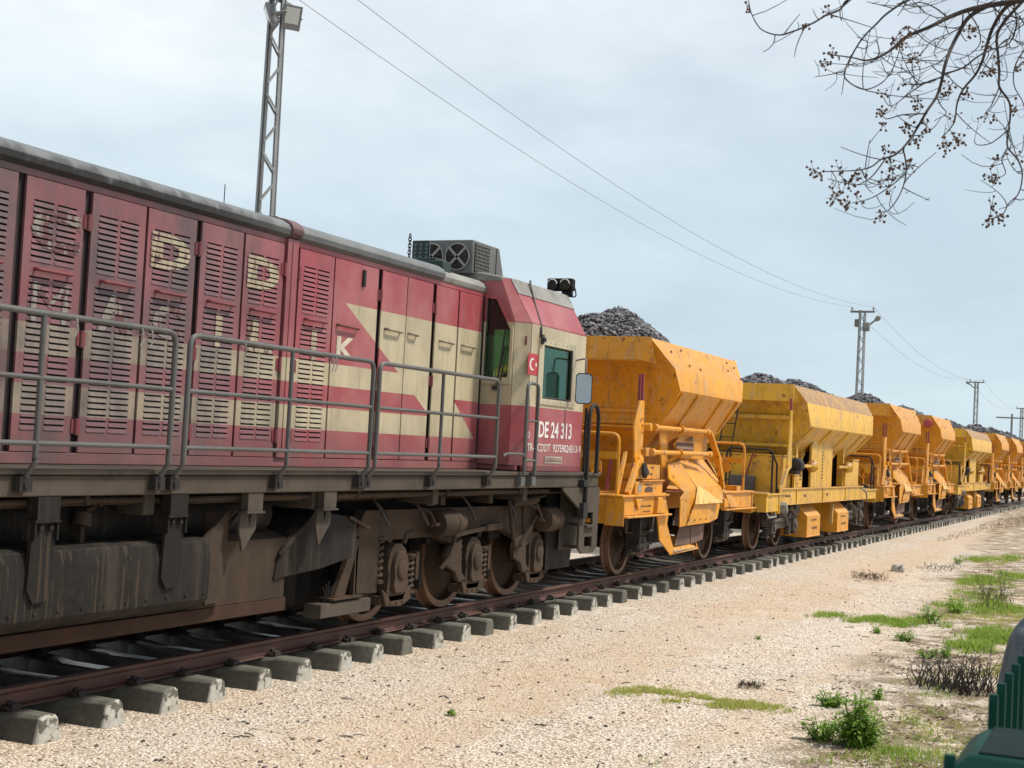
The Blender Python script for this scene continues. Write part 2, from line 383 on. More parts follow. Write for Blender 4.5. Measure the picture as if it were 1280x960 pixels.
def sleeper_mesh(seed):
    q = random.Random(seed); m = MB(); rings = []
    for yy, zt, wt, wb in ((-1.2, -.138, .125, .25), (-1.185, -.125, .135, .27), (-.95, -.126, .15, .275), (-.86, -.142, .19, .275), (-.58, -.142, .19, .275), (-.35, -.17, .17, .24), (.35, -.17, .17, .24), (.58, -.142, .19, .275), (.86, -.142, .19, .275), (.95, -.126, .15, .275), (1.185, -.125, .135, .27), (1.2, -.138, .125, .25)):
        j = lambda: q.uniform(-.008, .008)
        rings.append([Vector((-wb/2+j(), yy+j()*.5, -.36)), Vector((wb/2+j(), yy+j()*.5, -.36)), Vector((wt/2+.012, yy, zt-.02+j())), Vector((wt/2-.015, yy, zt+j()*.4)), Vector((-wt/2+.015, yy, zt+j()*.4)), Vector((-wt/2-.012, yy, zt-.02+j()))])
    m.loft(rings); return m
def clip_mesh(yc):
    m = MB()
    for s2 in (1 if yc[1] > 0 else -1,):
        y0 = yc[0]+s2*.085
        m.tube(rounded([(-.05, y0+s2*.045, -.12), (-.05, y0-s2*.02, -.105), (0, y0-s2*.03, -.11), (0, y0+s2*.05, -.10), (.05, y0+s2*.045, -.105), (.05, y0-s2*.02, -.105)], .02, 3), .014, 6)
        m.box(-.04, .04, y0+s2*.02, y0+s2*.065, -.142, -.09); m.cyl((0, y0, -.11), (0, y0, -.075), .022, 8)
    return m
SP = .63; X0 = 7.4922-.13
sl_var = []
for k in range(5):
    o = sleeper_mesh(40+k).build('sleeper', M['concrete'], bevel=.008, org=(0, 0, 0)); COL.objects.unlink(o); sl_var.append(o.data); bpy.data.objects.remove(o)
cl_data = []
for yc in ((-.7535, -1), (-.7535, 1), (.7535, -1), (.7535, 1)):
    o = clip_mesh(yc).build('rail_clip', M['clip'], org=(0, 0, 0)); cl_data.append(o.data); COL.objects.unlink(o); bpy.data.objects.remove(o)
SL_LABEL = 'grey concrete sleeper with a chipped pale end, one of the row under the rails'
for i in range(-6, 190):
    if i > 140: break
    o = bpy.data.objects.new('sleeper', sl_var[rnd.randrange(5)]); COL.objects.link(o)
    o.location = (X0+i*SP+rnd.uniform(-.015, .015), rnd.uniform(-.025, .025), rnd.uniform(-.004, .002)); o.rotation_euler = (rnd.uniform(-.006, .006), rnd.uniform(-.03, .03), rnd.uniform(-.022, .022))
    b = o.modifiers.new('bevel', 'BEVEL'); b.width = .007; b.segments = 2; b.limit_method = 'ANGLE'; b.angle_limit = R_(35)
    tag(o, SL_LABEL, 'sleeper', 'concrete sleepers under the rails')
    if i < 75:
        for k in range(4 if i < 45 else 1):
            c = bpy.data.objects.new('rail_clip', cl_data[k]); COL.objects.link(c); c.parent = o
# stones lying loose on the gravel
def stone(mb, p, r, q, flat=.7):
    vs = [Vector((1,0,0)), Vector((-1,0,0)), Vector((0,1,0)), Vector((0,-1,0)), Vector((0,0,1)), Vector((0,0,-1)), Vector((.6,.6,.5)), Vector((-.6,.5,.55)), Vector((.5,-.65,.5)), Vector((-.55,-.6,.5))]
    a = q.uniform(0, 6.28); ca, sa = math.cos(a), math.sin(a); out = []
    for v in vs:
        k = r*q.uniform(.7, 1.2); w = Vector((v.x*ca-v.y*sa, (v.x*sa+v.y*ca)*q.uniform(.7, 1), v.z*flat))*k; out.append(Vector(p)+w)
    mb.add(out, [(0,6,8),(0,2,6),(2,7,6),(2,1,7),(1,9,7),(1,3,9),(3,8,9),(3,0,8),(4,8,6),(4,6,7),(4,7,9),(4,9,8),(5,2,0),(5,1,2),(5,3,1),(5,0,3)])
def plain_stone(name, stops):
    s = NT(name, .9, 0, .3); return s.col(s.ramp(s.noise(7, 4, .6), stops))
M['pebble_dark'] = plain_stone('dark_pebbles', [(.3, (.05, .045, .04)), (.7, (.13, .11, .095))])
M['pebble_pale'] = plain_stone('pale_pebbles', [(.3, (.36, .28, .21)), (.5, (.58, .50, .41)), (.75, (.72, .67, .60))])
q = random.Random(5); md = MB(); mp = MB()
for k in range(1300):
    px = q.uniform(-40, 1240); py = q.uniform(690, 985)
    p = gr(px, py)
    if p.y > -1.35 or p.x > 34: continue
    stone(md, (p.x, p.y, gz(p.x, p.y)+.002), q.choice((.006, .008, .009, .010, .012, .015, .022)), q)
for k in range(9000):
    py = 680+310*q.random()**.8; px = q.uniform(-40, 1240); p = gr(px, py)
    if p.y > -1.3 or p.x > 30: continue
    stone(mp, (p.x, p.y, gz(p.x, p.y)), q.choice((.007, .009, .011, .014, .018)), q)
tag(md.build('dark_pebbles', M['pebble_dark'], smooth=False), 'small dark stones scattered over the pale gravel', 'pebbles', kind='stuff')
tag(mp.build('pale_pebbles', M['pebble_pale'], smooth=False), 'loose cream pebbles covering the strip beside the track', 'pebbles', kind='stuff')
# ------------------------------------------------------------------ the locomotive
ORG = Vector((7.6, 0, 0))
loco = empty('locomotive', ORG, 'dirty red and cream diesel locomotive with louvred doors at the head of the ballast train', 'locomotive')
RED = (.315, .048, .062); CREAM = (.50, .435, .29)
def livery(name, cab=False, extra=0.0):
    s = NT(name, .42)
    X, Z = s.x, s.z
    if cab:
        cream = s.AND(s.gt(Z, 2.27), s.lt(Z, 3.20))
    else:
        A = s.AND(s.lt(Z, 3.075), s.gt(Z, 2.485), s.gt(X, s.op('MULTIPLY_ADD' if False else 'ADD', 11.29, s.op('MULTIPLY', s.op('SUBTRACT', 3.075, Z), 1.86))))
        B = s.AND(s.lt(Z, 2.49), s.gt(Z, 2.285))
        C = s.AND(s.lt(Z, 2.29), s.gt(Z, 2.075), s.gt(X, s.op('ADD', 12.74, s.op('MULTIPLY', s.op('SUBTRACT', 2.285, Z), 1.7))))
        D = s.AND(s.lt(Z, 2.08), s.gt(Z, 1.872))
        V = s.lt(X, s.op('ADD', 13.62, s.op('MULTIPLY', s.op('SUBTRACT', 2.285, Z), 1.36)))
        cream = s.OR(A, B, s.AND(s.OR(C, D), V))
    fade = s.noise(1.7, 4, .6, (2, 8, 1)); fine = s.noise(16, 4, .65)
    red = s.mix(s.smooth(fade, .35, .72), RED, (.37, .115, .12)); cr = s.mix(s.smooth(fade, .4, .7), CREAM, (.40, .34, .225))
    chips = s.smooth(s.op('ADD', s.noise(9, 5, .7, (1, 7, 3)), s.op('MULTIPLY', fine, .12)), .73, .76)
    base = s.mix(cream, red, cr); base = s.mix(s.op('MULTIPLY', chips, .6), base, (.35, .30, .24))
    # soot and road dirt carried over the older, louvred end
    soot = s.op('SUBTRACT', 1.0, s.smooth(X, 8.6, 11.6))
    st = s.noise((5, 5, .55), 5, .65, (3, 1, 0)); bl = s.noise(1.1, 4, .6, (5, 5, 5))
    k = s.op('MULTIPLY', s.smooth(s.op('ADD', s.op('MULTIPLY', st, .65), s.op('MULTIPLY', bl, .5)), .45, .8), s.op('ADD', .22, s.op('MULTIPLY', soot, .68)))
    base = s.mix(k, base, (.085, .068, .066))
    base = s.mix(s.op('MULTIPLY', soot, .50), base, (.125, .078, .088))
    lv = s.AND(s.smooth(s.noise((2.2, 2.2, 1.3), 5, .65, (8, 2, 4)), .42, .66), s.op('SUBTRACT', 1.0, s.smooth(X, 9.2, 10.3))); base = s.mix(s.op('MULTIPLY', lv, .75), base, (.075, .06, .062))
    if extra: base = s.mix(s.op('MULTIPLY', s.op('ADD', .35, s.op('MULTIPLY', soot, .65)), s.op('MULTIPLY', s.op('ADD', .45, s.smooth(s.noise((3, 3, 2), 5, .7, (2, 2, 2)), .35, .65)), extra)), base, (.07, .055, .062))
    fs = s.noise((26, 26, .8), 3, .6, (1, 1, 1)); base = s.mix(s.op('MULTIPLY', s.smooth(fs, .55, .75), .3), base, (.10, .07, .055))
    lowd = s.op('MULTIPLY', s.op('SUBTRACT', 1.0, s.smooth(Z, 1.55, 2.0)), s.op('ADD', .2, s.op('MULTIPLY', st, .5))); base = s.mix(lowd, base, (.13, .085, .075))
    s.bump(s.op('ADD', s.op('MULTIPLY', bl, 1.0), s.op('MULTIPLY', fine, .15)), .16, .02)
    return s.col(base)
M['hood'] = livery('red_cream_livery'); M['cab'] = livery('cab_livery', True); M['hoodsoot'] = livery('sooty_louvre_livery', False, .42)
M['redtrim'] = paint('red_trim', (.19, .035, .045), .5, amt=.5)
def roof_mat():
    s = NT('grey_roof_paint', .6); f = s.noise(2.5, 5, .6); fine = s.noise(18, 4, .6)
    c = s.ramp(f, [(.3, (.085, .095, .10)), (.6, (.135, .145, .15)), (.8, (.175, .18, .178))])
    soot = s.op('SUBTRACT', 1.0, s.smooth(s.x, 9.0, 11.0)); ed = s.noise((6, 2, 1.2), 4, .65, (2, 2, 9))
    low = s.smooth(s.op('ADD', s.op('MULTIPLY', s.op('SUBTRACT', 3.67, s.z), 5.5), s.op('MULTIPLY', s.op('SUBTRACT', ed, .5), 1.5)), .05, .45)
    c = s.mix(s.op('MULTIPLY', s.AND(low, s.op('ADD', soot, .12)), .9), c, (.022, .024, .028))
    c = s.mix(s.op('MULTIPLY', s.smooth(s.noise((11, 11, 1), 4, .6), .5, .75), .35), c, (.10, .095, .09))
    s.bump(fine, .15, .01); return s.col(c)
M['roof'] = roof_mat(); M['cabroof'] = paint('pale_grey_roof', (.27, .27, .25), .6, amt=.35); M['acgrey'] = paint('dull_grey_unit', (.13, .135, .135), .55, amt=.35)
M['gap'] = paint('dark_gap', (.03, .018, .022), .8)
def worn(name, base, keep):
    s = NT(name, .7); n1 = s.noise((6, 6, 4), 5, .7, (1, 4, 4)); n2 = s.noise((20, 20, 3), 4, .7, (5, 0, 2))
    c = s.mix(s.smooth(n2, .35, .65), base, s.mix(1, base, (.7, .68, .68), 'MULTIPLY'))
    return s.col(s.mix(s.smooth(s.op('ADD', n1, s.op('MULTIPLY', s.op('SUBTRACT', n2, .5), .5)), keep, keep+.08), c, (.115, .048, .055)))
M['letter_faint'] = worn('sooty_worn_letters', (.25, .225, .20), .44); M['cream_worn'] = worn('worn_cream_letters', (.40, .35, .25), .54)
M['cream_letter'] = paint('worn_cream_letters', (.36, .31, .22), .7, dirt=(.13, .085, .085), amt=.9, streak=.8)
M['white_letter'] = paint('white_letters', (.74, .70, .68), .5, amt=.15, streak=.1)
M['greymetal'] = paint('grey_metal', (.28, .28, .27), .5, amt=.3)
M['rubber'] = paint('black_rubber', (.018, .018, .019), .55, amt=.2)
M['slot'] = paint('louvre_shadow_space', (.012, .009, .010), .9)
def glass_mat(name, tint, t=.55):
    s = NT(name, .05); s.t.nodes.remove(s.b)
    tr = s.n('ShaderNodeBsdfTransparent'); tr.inputs[0].default_value = (*tint, 1); gl = s.n('ShaderNodeBsdfGlossy'); gl.inputs['Roughness'].default_value = .03; gl.inputs[0].default_value = (.9, .95, .95, 1)
    fr = s.n('ShaderNodeFresnel'); fr.inputs[0].default_value = 1.6; mx = s.n('ShaderNodeMixShader'); s.L(s.op('MULTIPLY', fr.outputs[0], .55), mx.inputs[0]); s.L(tr.outputs[0], mx.inputs[1]); s.L(gl.outputs[0], mx.inputs[2])
    s.L(mx.outputs[0], s.t.nodes['Material Output'].inputs[0]); return s.m
M['glass'] = glass_mat('green_tinted_glass', (.28, .56, .49)); M['glassclear'] = glass_mat('pale_green_glass', (.74, .93, .84))
M['mirrorglass'] = NT('mirror_glass', .06, 1.0).col((.36, .37, .37))
M['interior'] = paint('cab_lining', (.10, .15, .15), .7)
M['lampglass'] = NT('lamp_glass', .12, 0, .8).col((.75, .74, .70))

YH = .89
# frame and deck
m = MB(); m.box(-1.5, 16.72, -1.45, -1.37, 1.35, 1.487); m.box(-1.5, 16.72, 1.37, 1.45, 1.35, 1.487)
m.box(-1.5, 16.72, -.55, -.2, 1.05, 1.42); m.box(-1.5, 16.72, .2, .55, 1.05, 1.42)
for x in (0, 2, 4, 6, 8, 10.2, 12.4, 14.6): m.box(x, x+.12, -1.36, 1.36, 1.2, 1.46)
m.box(16.60, 16.74, -1.44, 1.44, .95, 1.485)
m.build('frame', M['sill'], loco, bevel=.008)
m = MB(); m.box(0, 16.3, -.72, .72, 1.0, 1.43); m.box(2.9, 10.1, -.6, .6, .45, 1.0); m.build('underfloor_block', M['black'], loco)  # solid black boxes added to block light coming through under the frame
m = MB(); m.box(-1.52, 16.76, -1.475, 1.475, 1.49, 1.53); m.build('walkway_deck', M['sill'], loco, bevel=.006)
# hood core (dark, seen only through gaps) with a solid plinth and cornice
m = MB(); m.box(1.0, 14.30, -.868, .868, 1.535, 3.49); hood = m.build('hood', M['gap'], loco)
for sg in (-1, 1):
    m = MB(); m.box(1.0, 14.30, sg*.869, sg*.902, 1.534, 1.612); m.box(1.0, 14.30, sg*.869, sg*.898, 3.478, 3.535); m.build('hood_plinth', M['hood'], hood, bevel=.004)
m = MB(); m.box(14.20, 14.325, -.897, .897, 1.54, 3.6); m.build('cab_joint', M['gap'], loco)
# roof
def roofsec(x, e=0.0):
    pts = [(-.905, 3.525), (-.945, 3.555), (-.955, 3.60), (-.93, 3.645), (-.86, 3.685), (-.72, 3.715), (-.4, 3.745), (0, 3.755)]
    pts = pts+[(-y, z) for y, z in reversed(pts[:-1])]
    return [Vector((x, y*(1+e), z+e*.6)) for y, z in pts]
m = MB(); m.loft([roofsec(x) for x in (1.0, 10.255)]); m.loft([roofsec(x) for x in (10.435, 13.20)]); m.build('roof', M['roof'], loco); m = MB(); m.loft([roofsec(x, -.035) for x in (13.205, 14.30)])
m.build('roof_end', M['cabroof'], loco)
m = MB(); m.loft([roofsec(10.257, .022), roofsec(10.433, .022)]); m.build('roof_joint_strip', paint('sooty_red_strip', (.12, .06, .065), .6, amt=.6), loco, bevel=.01)
for sg in (-1, 1):
    m = MB(); m.box(10.262, 10.428, sg*.869, sg*.925, 1.613, 3.53); m.box(10.33, 10.36, sg*.926, sg*.932, 1.7, 3.5); m.build('hood_post', M['hood'], loco, bevel=.015)
m = MB(); m.tube([(9.74, -.6, 3.72), (9.74, -.6, 3.91)], .0045, 6); m.build('aerial_rod', M['darksteel'], loco)
m = MB(); m.lathe([(0, .05), (.035, .05), (.05, .03)], (10.50, -.60, 3.715), (0, 0, 1), 14); m.build('roof_knob', M['darksteel'], loco)

# doors
LETTER_UP = {3: 'D', 5: 'D', 1: 'C'}; LETTER_LOW = {1: 'M', 2: 'A', 3: 'C', 4: 'I', 5: 'L', 6: 'I'}
def louvre_door(x0, x1, sg, up=None, low=None, hinge_right=True):
    yo, yi = sg*.905, sg*.885; m = MB(); a, b = x0+.075, x1-.075; mid = (a+b)/2
    z0, z1 = 1.618, 3.472
    def B(xa, xb, za, zb): m.box(xa, xb, yi, yo, za, zb)
    B(x0, a, z0, z1); B(b, x1, z0, z1); B(a, b, z0, 1.765); B(a, b, 2.805, 2.905); B(a, b, 3.325, z1); B(mid-.016, mid+.016, 1.766, 2.804); B(mid-.016, mid+.016, 2.906, 3.324)
    bands = []; lvs = []
    for za, zb in ((1.765, 2.805), (2.905, 3.325)):
        n = round((zb-za)/.043); h = (zb-za)/n; lv = MB(); lvs.append(lv)
        for i in range(n):
            lo, hi = za+i*h, za+(i+1)*h-.0125
            bands.append((lo, hi))
            for xa, xb in ((a, mid-.016), (mid+.016, b)):
                # a pressed louvre: the lower lip stands out, the top leans back
                lv.prism([(yo+sg*.006, lo), (yi, lo+.004), (yi, hi), (yo-sg*.002, hi)], 'x', xa, xb)
    d = m.build('louvred_door', M['hood'], loco, bevel=.0)
    for lv in lvs: lv.build('louvre', M['hoodsoot'], d)
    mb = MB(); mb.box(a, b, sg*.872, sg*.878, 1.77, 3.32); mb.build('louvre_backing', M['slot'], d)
    hm = MB(); hx_ = mid; hm.tube(rounded([(hx_-.165, sg*.9, 2.858), (hx_-.16, sg*.95, 2.85), (hx_+.16, sg*.95, 2.85), (hx_+.165, sg*.9, 2.858)], .03), .013, 8); hm.build('handle', M['redtrim'], d)
    if sg < 0 and (up or low):
        lm = MB(); yy = -.9135
        if up: lm = MB(); text_mesh(lm, up, *((x0+.04, b+.005, 3.035, 3.305) if up == 'D' else (x0+.06, b+.05, 2.99, 3.29)), yy, .06, bands); lm.build('letter', M['cream_worn' if up == 'D' else 'letter_faint'], d, smooth=False)
        lm = MB()
        if low: text_mesh(lm, low, mid-(.19 if low not in 'I' else .045), mid+(.17 if low not in 'I' else .045), 2.50, 2.77, yy, 0 if low == 'M' else .05, bands); lm.build('letter', M['cream_worn' if low in 'IL' else 'letter_faint'], d, smooth=False)
    return d
def plain_door(x0, x1, sg, handle):
    m = MB(); m.box(x0, x1, sg*.885, sg*.905, 1.618, 3.472); d = m.build('hood_door', M['hood'], loco, bevel=.004)
    hm = MB(); hm.tube(rounded([(handle[0], sg*.9, handle[2]+.005), (handle[0]+.01, sg*.945, handle[2]), (handle[1]-.01, sg*.945, handle[2]-.005), (handle[1], sg*.9, handle[2])], .03), .013, 8)
    hm.build('handle', M['redtrim'] if handle[1] < 11.9 else M['cream_letter'], d); return d
def hinge(x, z, sg, d):
    m = MB(); m.cyl((x, sg*.915, z-.06), (x, sg*.915, z+.06), .017, 10); m.box(x-.045, x+.045, sg*.90, sg*.912, z-.05, z+.05); m.build('hinge', M['redtrim'], d)
LD = [(7.15, 7.72), (7.80, 8.385), (8.415, 9.0), (9.07, 9.63), (9.66, 10.235), (10.485, 11.06)]
for i, (a, b) in enumerate(LD):
    for sg in (-1, 1):
        d = louvre_door(a, b, sg, LETTER_UP.get(i+1), LETTER_LOW.get(i+1))
        if i in (0, 2, 4, 5):
            xx = {0: 7.76, 2: 9.035, 4: 10.245, 5: 10.465}[i]
            for z in (3.25, 2.42, 1.80): hinge(xx, z, sg, d)
for a, b in ((5.9, 6.45), (6.48, 7.07), (4.6, 5.2), (5.23, 5.82), (3.3, 3.9), (3.93, 4.52), (2.0, 2.6), (2.63, 3.22), (1.05, 1.95)):
    for sg in (-1, 1): louvre_door(a, b, sg)
for a, b, h in ((11.085, 11.885, (11.16, 11.52, 2.855)), (11.965, 12.47, (12.05, 12.36, 2.90)), (12.485, 13.035, (12.53, 12.7, 2.9)), (13.115, 13.63, (13.22, 13.52, 2.885)), (13.665, 14.24, (13.75, 14.05, 2.885))):
    for sg in (-1, 1):
        d = plain_door(a, b, sg, h)
        if a in (11.085, 12.485):
            for z in (3.22, 2.45, 1.80): hinge(b+.04, z, sg, d)
m = MB(); text_mesh(m, 'K', 11.17, 11.50, 2.545, 2.755, -.9085, .03); m.build('letter', paint('cream_white_letter', (.62, .56, .44), .55, amt=.3, streak=.3), loco, smooth=False)
# door latches hanging from the rail height
for px, py in ((440, 250+100),):
    p = at(455, 348, -.91); m = MB(); m.box(p.x-.02, p.x+.02, -.925, -.905, p.z-.08, p.z+.08); m.build('door_latch', M['darksteel'], loco)

# ---- cab: panels with real openings
XB, XF = 14.31, 16.17
def cabring(z, hw, xb, xf, ch): return None
def V3(*a): return Vector(a)
cabm = MB()
zb, ze, zr, zt = 1.60, 3.21, 3.70, 3.785
we, wr, wt = 1.42, 1.15, .80
cx = .14     # chamfer at the corners
for sg in (-1, 1):
    y = sg*we
    win = [(14.79, y, 2.375), (15.67, y, 2.375), (15.67, y, 2.99), (14.79, y, 2.99)]
    cabm.holed([V3(XB+cx, y, zb), V3(XF-.06, y, zb), V3(XF-.06, y, ze), V3(XB+cx, y, ze)], [V3(*p) for p in win], .03)
    # chamfer, upper slope
    cabm.plate([V3(XB, sg*(we-cx), zb), V3(XB+cx, y, zb), V3(XB+cx, y, ze), V3(XB, sg*(we-cx), ze)], .02)
    cabm.plate([V3(XB, sg*(we-cx), ze), V3(XB+cx, y, ze), V3(XB+.07, sg*wr, zr), V3(XB, sg*(wr-.07), zr)], .02)
    cabm.plate([V3(XB+cx, y, ze), V3(XF-.06, y, ze), V3(XF-.07, sg*wr, zr), V3(XB+.07, sg*wr, zr)], .02)
    cabm.plate([V3(XF-.06, y, zb), V3(XF, sg*(we-.07), zb), V3(XF, sg*(we-.07), ze), V3(XF-.06, y, ze)], .02)
for sg in (-1, 1):
    ya, yb = sg*.90, sg*(we-cx)
    ww = [(XB, sg*.935, 2.575), (XB, sg*1.235, 2.575), (XB, sg*1.245, 3.11), (XB, sg*1.055, 3.455), (XB, sg*.935, 3.47)]
    cabm.holed([V3(XB, ya, zb), V3(XB, yb, zb), V3(XB, yb, ze), V3(XB, sg*(wr-.07), zr), V3(XB, ya, zr)], [V3(*p) for p in ww], .03)
cabm.plate([V3(XB, -.9, 3.48), V3(XB, .9, 3.48), V3(XB, .9, zr), V3(XB, -.9, zr)], .02)
for ya, yb in ((-.07-1.28+.0, -.02), (.02, 1.28+.07)):
    cabm.holed([V3(XF, ya, zb), V3(XF, yb, zb), V3(XF, yb, ze), V3(XF, ya, ze)], [V3(XF, ya+.15, 2.45), V3(XF, yb-.15, 2.45), V3(XF, yb-.15, 3.1), V3(XF, ya+.15, 3.1)], .03)
cabm.plate([V3(XF, -1.35, ze), V3(XF, 1.35, ze), V3(XF-.05, wr-.04, zr), V3(XF-.05, -wr+.04, zr)], .02)
cabm.box(XB+.02, XF-.03, -1.36, 1.36, 1.545, 1.595); 
cab = cabm.build('cab', M['cab'], loco, smooth=False)
for sg in (-1, 1): m = MB(); m.box(XB+.06, XF-.04, sg*1.435, sg*1.40, 1.535, 1.60); m.build('cab_skirt', M['redtrim'], cab, bevel=.004)
# roof of the cab
def cr_(x, w1, w2): return [V3(x, -w1, zr-.035), V3(x, -w1-.005, zr+.012), V3(x, -w2, zt), V3(x, w2, zt), V3(x, w1+.005, zr+.012), V3(x, w1, zr-.035)]
m = MB(); m.loft([cr_(XB-.02, wr-.06, .7), cr_(XB+.22, wr+.015, wt), cr_(XF-.12, wr+.015, wt), cr_(XF-.04, wr-.02, wt-.1)]); m.build('cab_roof', M['cabroof'], cab, bevel=.01)
for sg in (-1, 1):
    # grey upper strip of the sloping roof side
    def up(t, x): return V3(x, sg*(we+(wr-we)*t-.0)+sg*.014, ze+(zr-ze)*t+.006)
    m = MB(); m.plate([up(.66, XB+.10), up(.66, XF-.065), up(1.0, XF-.07), up(1.0, XB+.075)], .008); m.build('cab_roof_edge', M['cabroof'], cab)
# window frames and panes
M['cabcream'] = paint('cab_window_frame', (.46, .41, .29), .5, amt=.25)
for sg in (-1, 1):
    y = sg*(we+.016)
    m = MB(); m.holed([V3(14.65, y, 2.31), V3(15.80, y, 2.31), V3(15.80, y, 3.06), V3(14.65, y, 3.06)], [V3(14.79, y, 2.375), V3(15.67, y, 2.375), V3(15.67, y, 2.99), V3(14.79, y, 2.99)], .03)
    for i in range(9):
        for z in (2.34, 3.03): m.lathe([(0, .011), (.005, .008)], (14.72+i*.125, sg*(we+.032), z), (0, sg, 0), 8)
    wf = m.build('side_window', M['cabcream'], cab)
    m = MB(); m.box(14.78, 15.68, sg*(we-.008), sg*(we-.002), 2.37, 3.0); m.build('pane', M['glass'], wf)
    m = MB(); m.tube([(14.80, sg*(we+.012), 2.39), (15.66, sg*(we+.012), 2.39), (15.66, sg*(we+.012), 2.98), (14.80, sg*(we+.012), 2.98), (14.80, sg*(we+.012), 2.39)], .011, 6); m.build('window_seal', M['rubber'], wf)
    xx = XB-.02
    ww = [V3(xx, sg*.935, 2.575), V3(xx, sg*1.235, 2.575), V3(xx, sg*1.245, 3.11), V3(xx, sg*1.055, 3.455), V3(xx, sg*.935, 3.47)]
    wo_ = [V3(xx, sg*.912, 2.50), V3(xx, sg*1.272, 2.50), V3(xx, sg*1.278, 3.13), V3(xx, sg*1.075, 3.50), V3(xx, sg*.912, 3.51)]
    m = MB(); m.holed(wo_, ww, .025); wf = m.build('rear_window', M['cab'], cab)
    m = MB(); m.plate([V3(XB-.002, p.y, p.z) for p in ww], .006); m.build('pane', M['glassclear'], wf)
    m = MB(); m.tube(ww+[ww[0]], .011, 6); m.build('window_seal', M['rubber'], wf)
    m = MB(); m.tube([(XB-.045, sg*1.10, 2.46), (XB-.05, sg*1.2, 2.93)], .009, 6); m.tube([(XB-.045, sg*1.14, 2.46), (XB-.05, sg*1.225, 2.93)], .006, 6); m.tube([(XB-.04, sg*1.13, 2.62), (XB-.045, sg*1.19, 3.12)], .011, 6); m.box(XB-.06, XB-.03, sg*1.06, sg*1.14, 2.43, 2.48)
    m.build('wiper', M['rubber'], cab)
for ya, yb in ((-1.35, -.02), (.02, 1.35)):
    m = MB(); m.box(XF-.003, XF+.003, ya+.15, yb-.15, 2.45, 3.1); m.build('windscreen', M['glassclear'], cab)
# inside of the cab
m = MB(); m.box(15.35, 15.75, -1.05, -.35, 1.6, 2.35); m.box(14.6, 15.1, .3, 1.1, 1.6, 2.3); m.build('control_desk', M['interior'], cab, bevel=.03)
m = MB(); m.box(14.95, 15.4, -1.2, -.75, 2.0, 2.1); m.loft([[V3(15.0+dx, y, z) for y, z in ((-1.18, 2.1), (-.77, 2.1), (-.8, 2.62), (-.9, 2.7), (-1.06, 2.7), (-1.16, 2.62))] for dx in (0, .1)]); m.cyl((15.17, -.97, 1.6), (15.17, -.97, 2.0), .05, 10)
m.build('driver_seat', paint('seat_cover', (.25, .30, .30), .8), cab, bevel=.02)
m = MB(); m.plate([V3(14.48, -1.15, 2.74), V3(14.48, -.955, 2.66), V3(14.48, -.955, 3.13), V3(14.48, -1.15, 3.13)], .01); m.build('reflection_panel', NT('yellow_green_reflection', .7).col((.40, .50, .22)), cab)  # added panel; its colour imitates the bright reflection in the rear window
# lettering, flag, plate
y = -we-.0185
for txt, xa, xb, za, zb, bo in (('DE 24 313', 14.77, 15.77, 1.925, 2.115, .022), ('TR-TCDDT', 14.46, 15.13, 1.765, 1.855, .008), ('92759024313-9', 15.21, 16.09, 1.765, 1.855, .008), ('50', 14.40, 14.52, 1.91, 1.99, .012)):
    m = MB(); text_mesh(m, txt, xa, xb, za, zb, y, bo); m.build('number_lettering', M['white_letter'], cab, smooth=False)
m = MB(); m.box(14.375, 14.655, -we-.019, -we-.0155, 2.625, 2.865); fl = m.build('flag_decal', paint('flag_red', (.42, .03, .045), .45, amt=.1), cab)
m = MB(); c0 = (14.49, 2.745); n = 24; ol = [(c0[0]+.078*math.cos(R_(40+280*i/n)), c0[1]+.07*math.sin(R_(40+280*i/n))) for i in range(n+1)]; il = [(c0[0]+.02+.062*math.cos(R_(48+264*i/n)), c0[1]+.055*math.sin(R_(48+264*i/n))) for i in range(n+1)]
vs = [(a, -we-.021, b) for a, b in ol]+[(a, -we-.021, b) for a, b in il]; m.add(vs, [(i, i+1, n+2+i, n+1+i) for i in range(n)])
st = [(14.595+(.036 if i % 2 == 0 else .015)*math.cos(R_(180+36*i)), -we-.021, 2.745+(.034 if i % 2 == 0 else .014)*math.sin(R_(180+36*i))) for i in range(10)]; m.add(st, [tuple(range(10))]); m.build('crescent_and_star', M['white_letter'], fl, smooth=False)
m = MB(); m.box(14.98, 15.50, -we-.022, -we-.0155, 1.632, 1.712); pl = m.build('builder_plate', paint('pale_plate', (.42, .40, .32), .5, amt=.3), cab)
m = MB(); q = random.Random(3)
for z in (1.687, 1.667, 1.652):
    x = 15.0
    while x < 15.47:
        w = q.uniform(.012, .035); m.box(x, x+w, -we-.0235, -we-.0222, z-.005, z+.006); x += w+q.uniform(.006, .014)
m.build('plate_lines', M['redtrim'], pl)
m = MB(); m.box(14.66, 14.672, -we-.02, -we-.0155, 1.62, 3.18); m.build('cab_door_seam', M['gap'], cab)
m = MB(); m.tube([V3(14.90, -1.18, 3.74), V3(14.86, -1.20, 3.70), V3(14.80, -1.30, 3.45), V3(14.70, -1.435, 3.2), V3(14.70, -1.442, 3.09)], .013, 8); m.box(14.665, 14.735, -1.47, -1.43, 2.99, 3.10); m.cyl((14.70, -1.475, 3.04), (14.70, -1.50, 3.04), .025, 12); m.build('roof_cable', M['rubber'], cab)
p = at(648, 455, -1.43); m = MB(); m.cyl((14.37, -1.40, 2.95), (14.37, -1.40, 3.05), .014, 8); m.build('cab_door_hinge', M['redtrim'], cab)
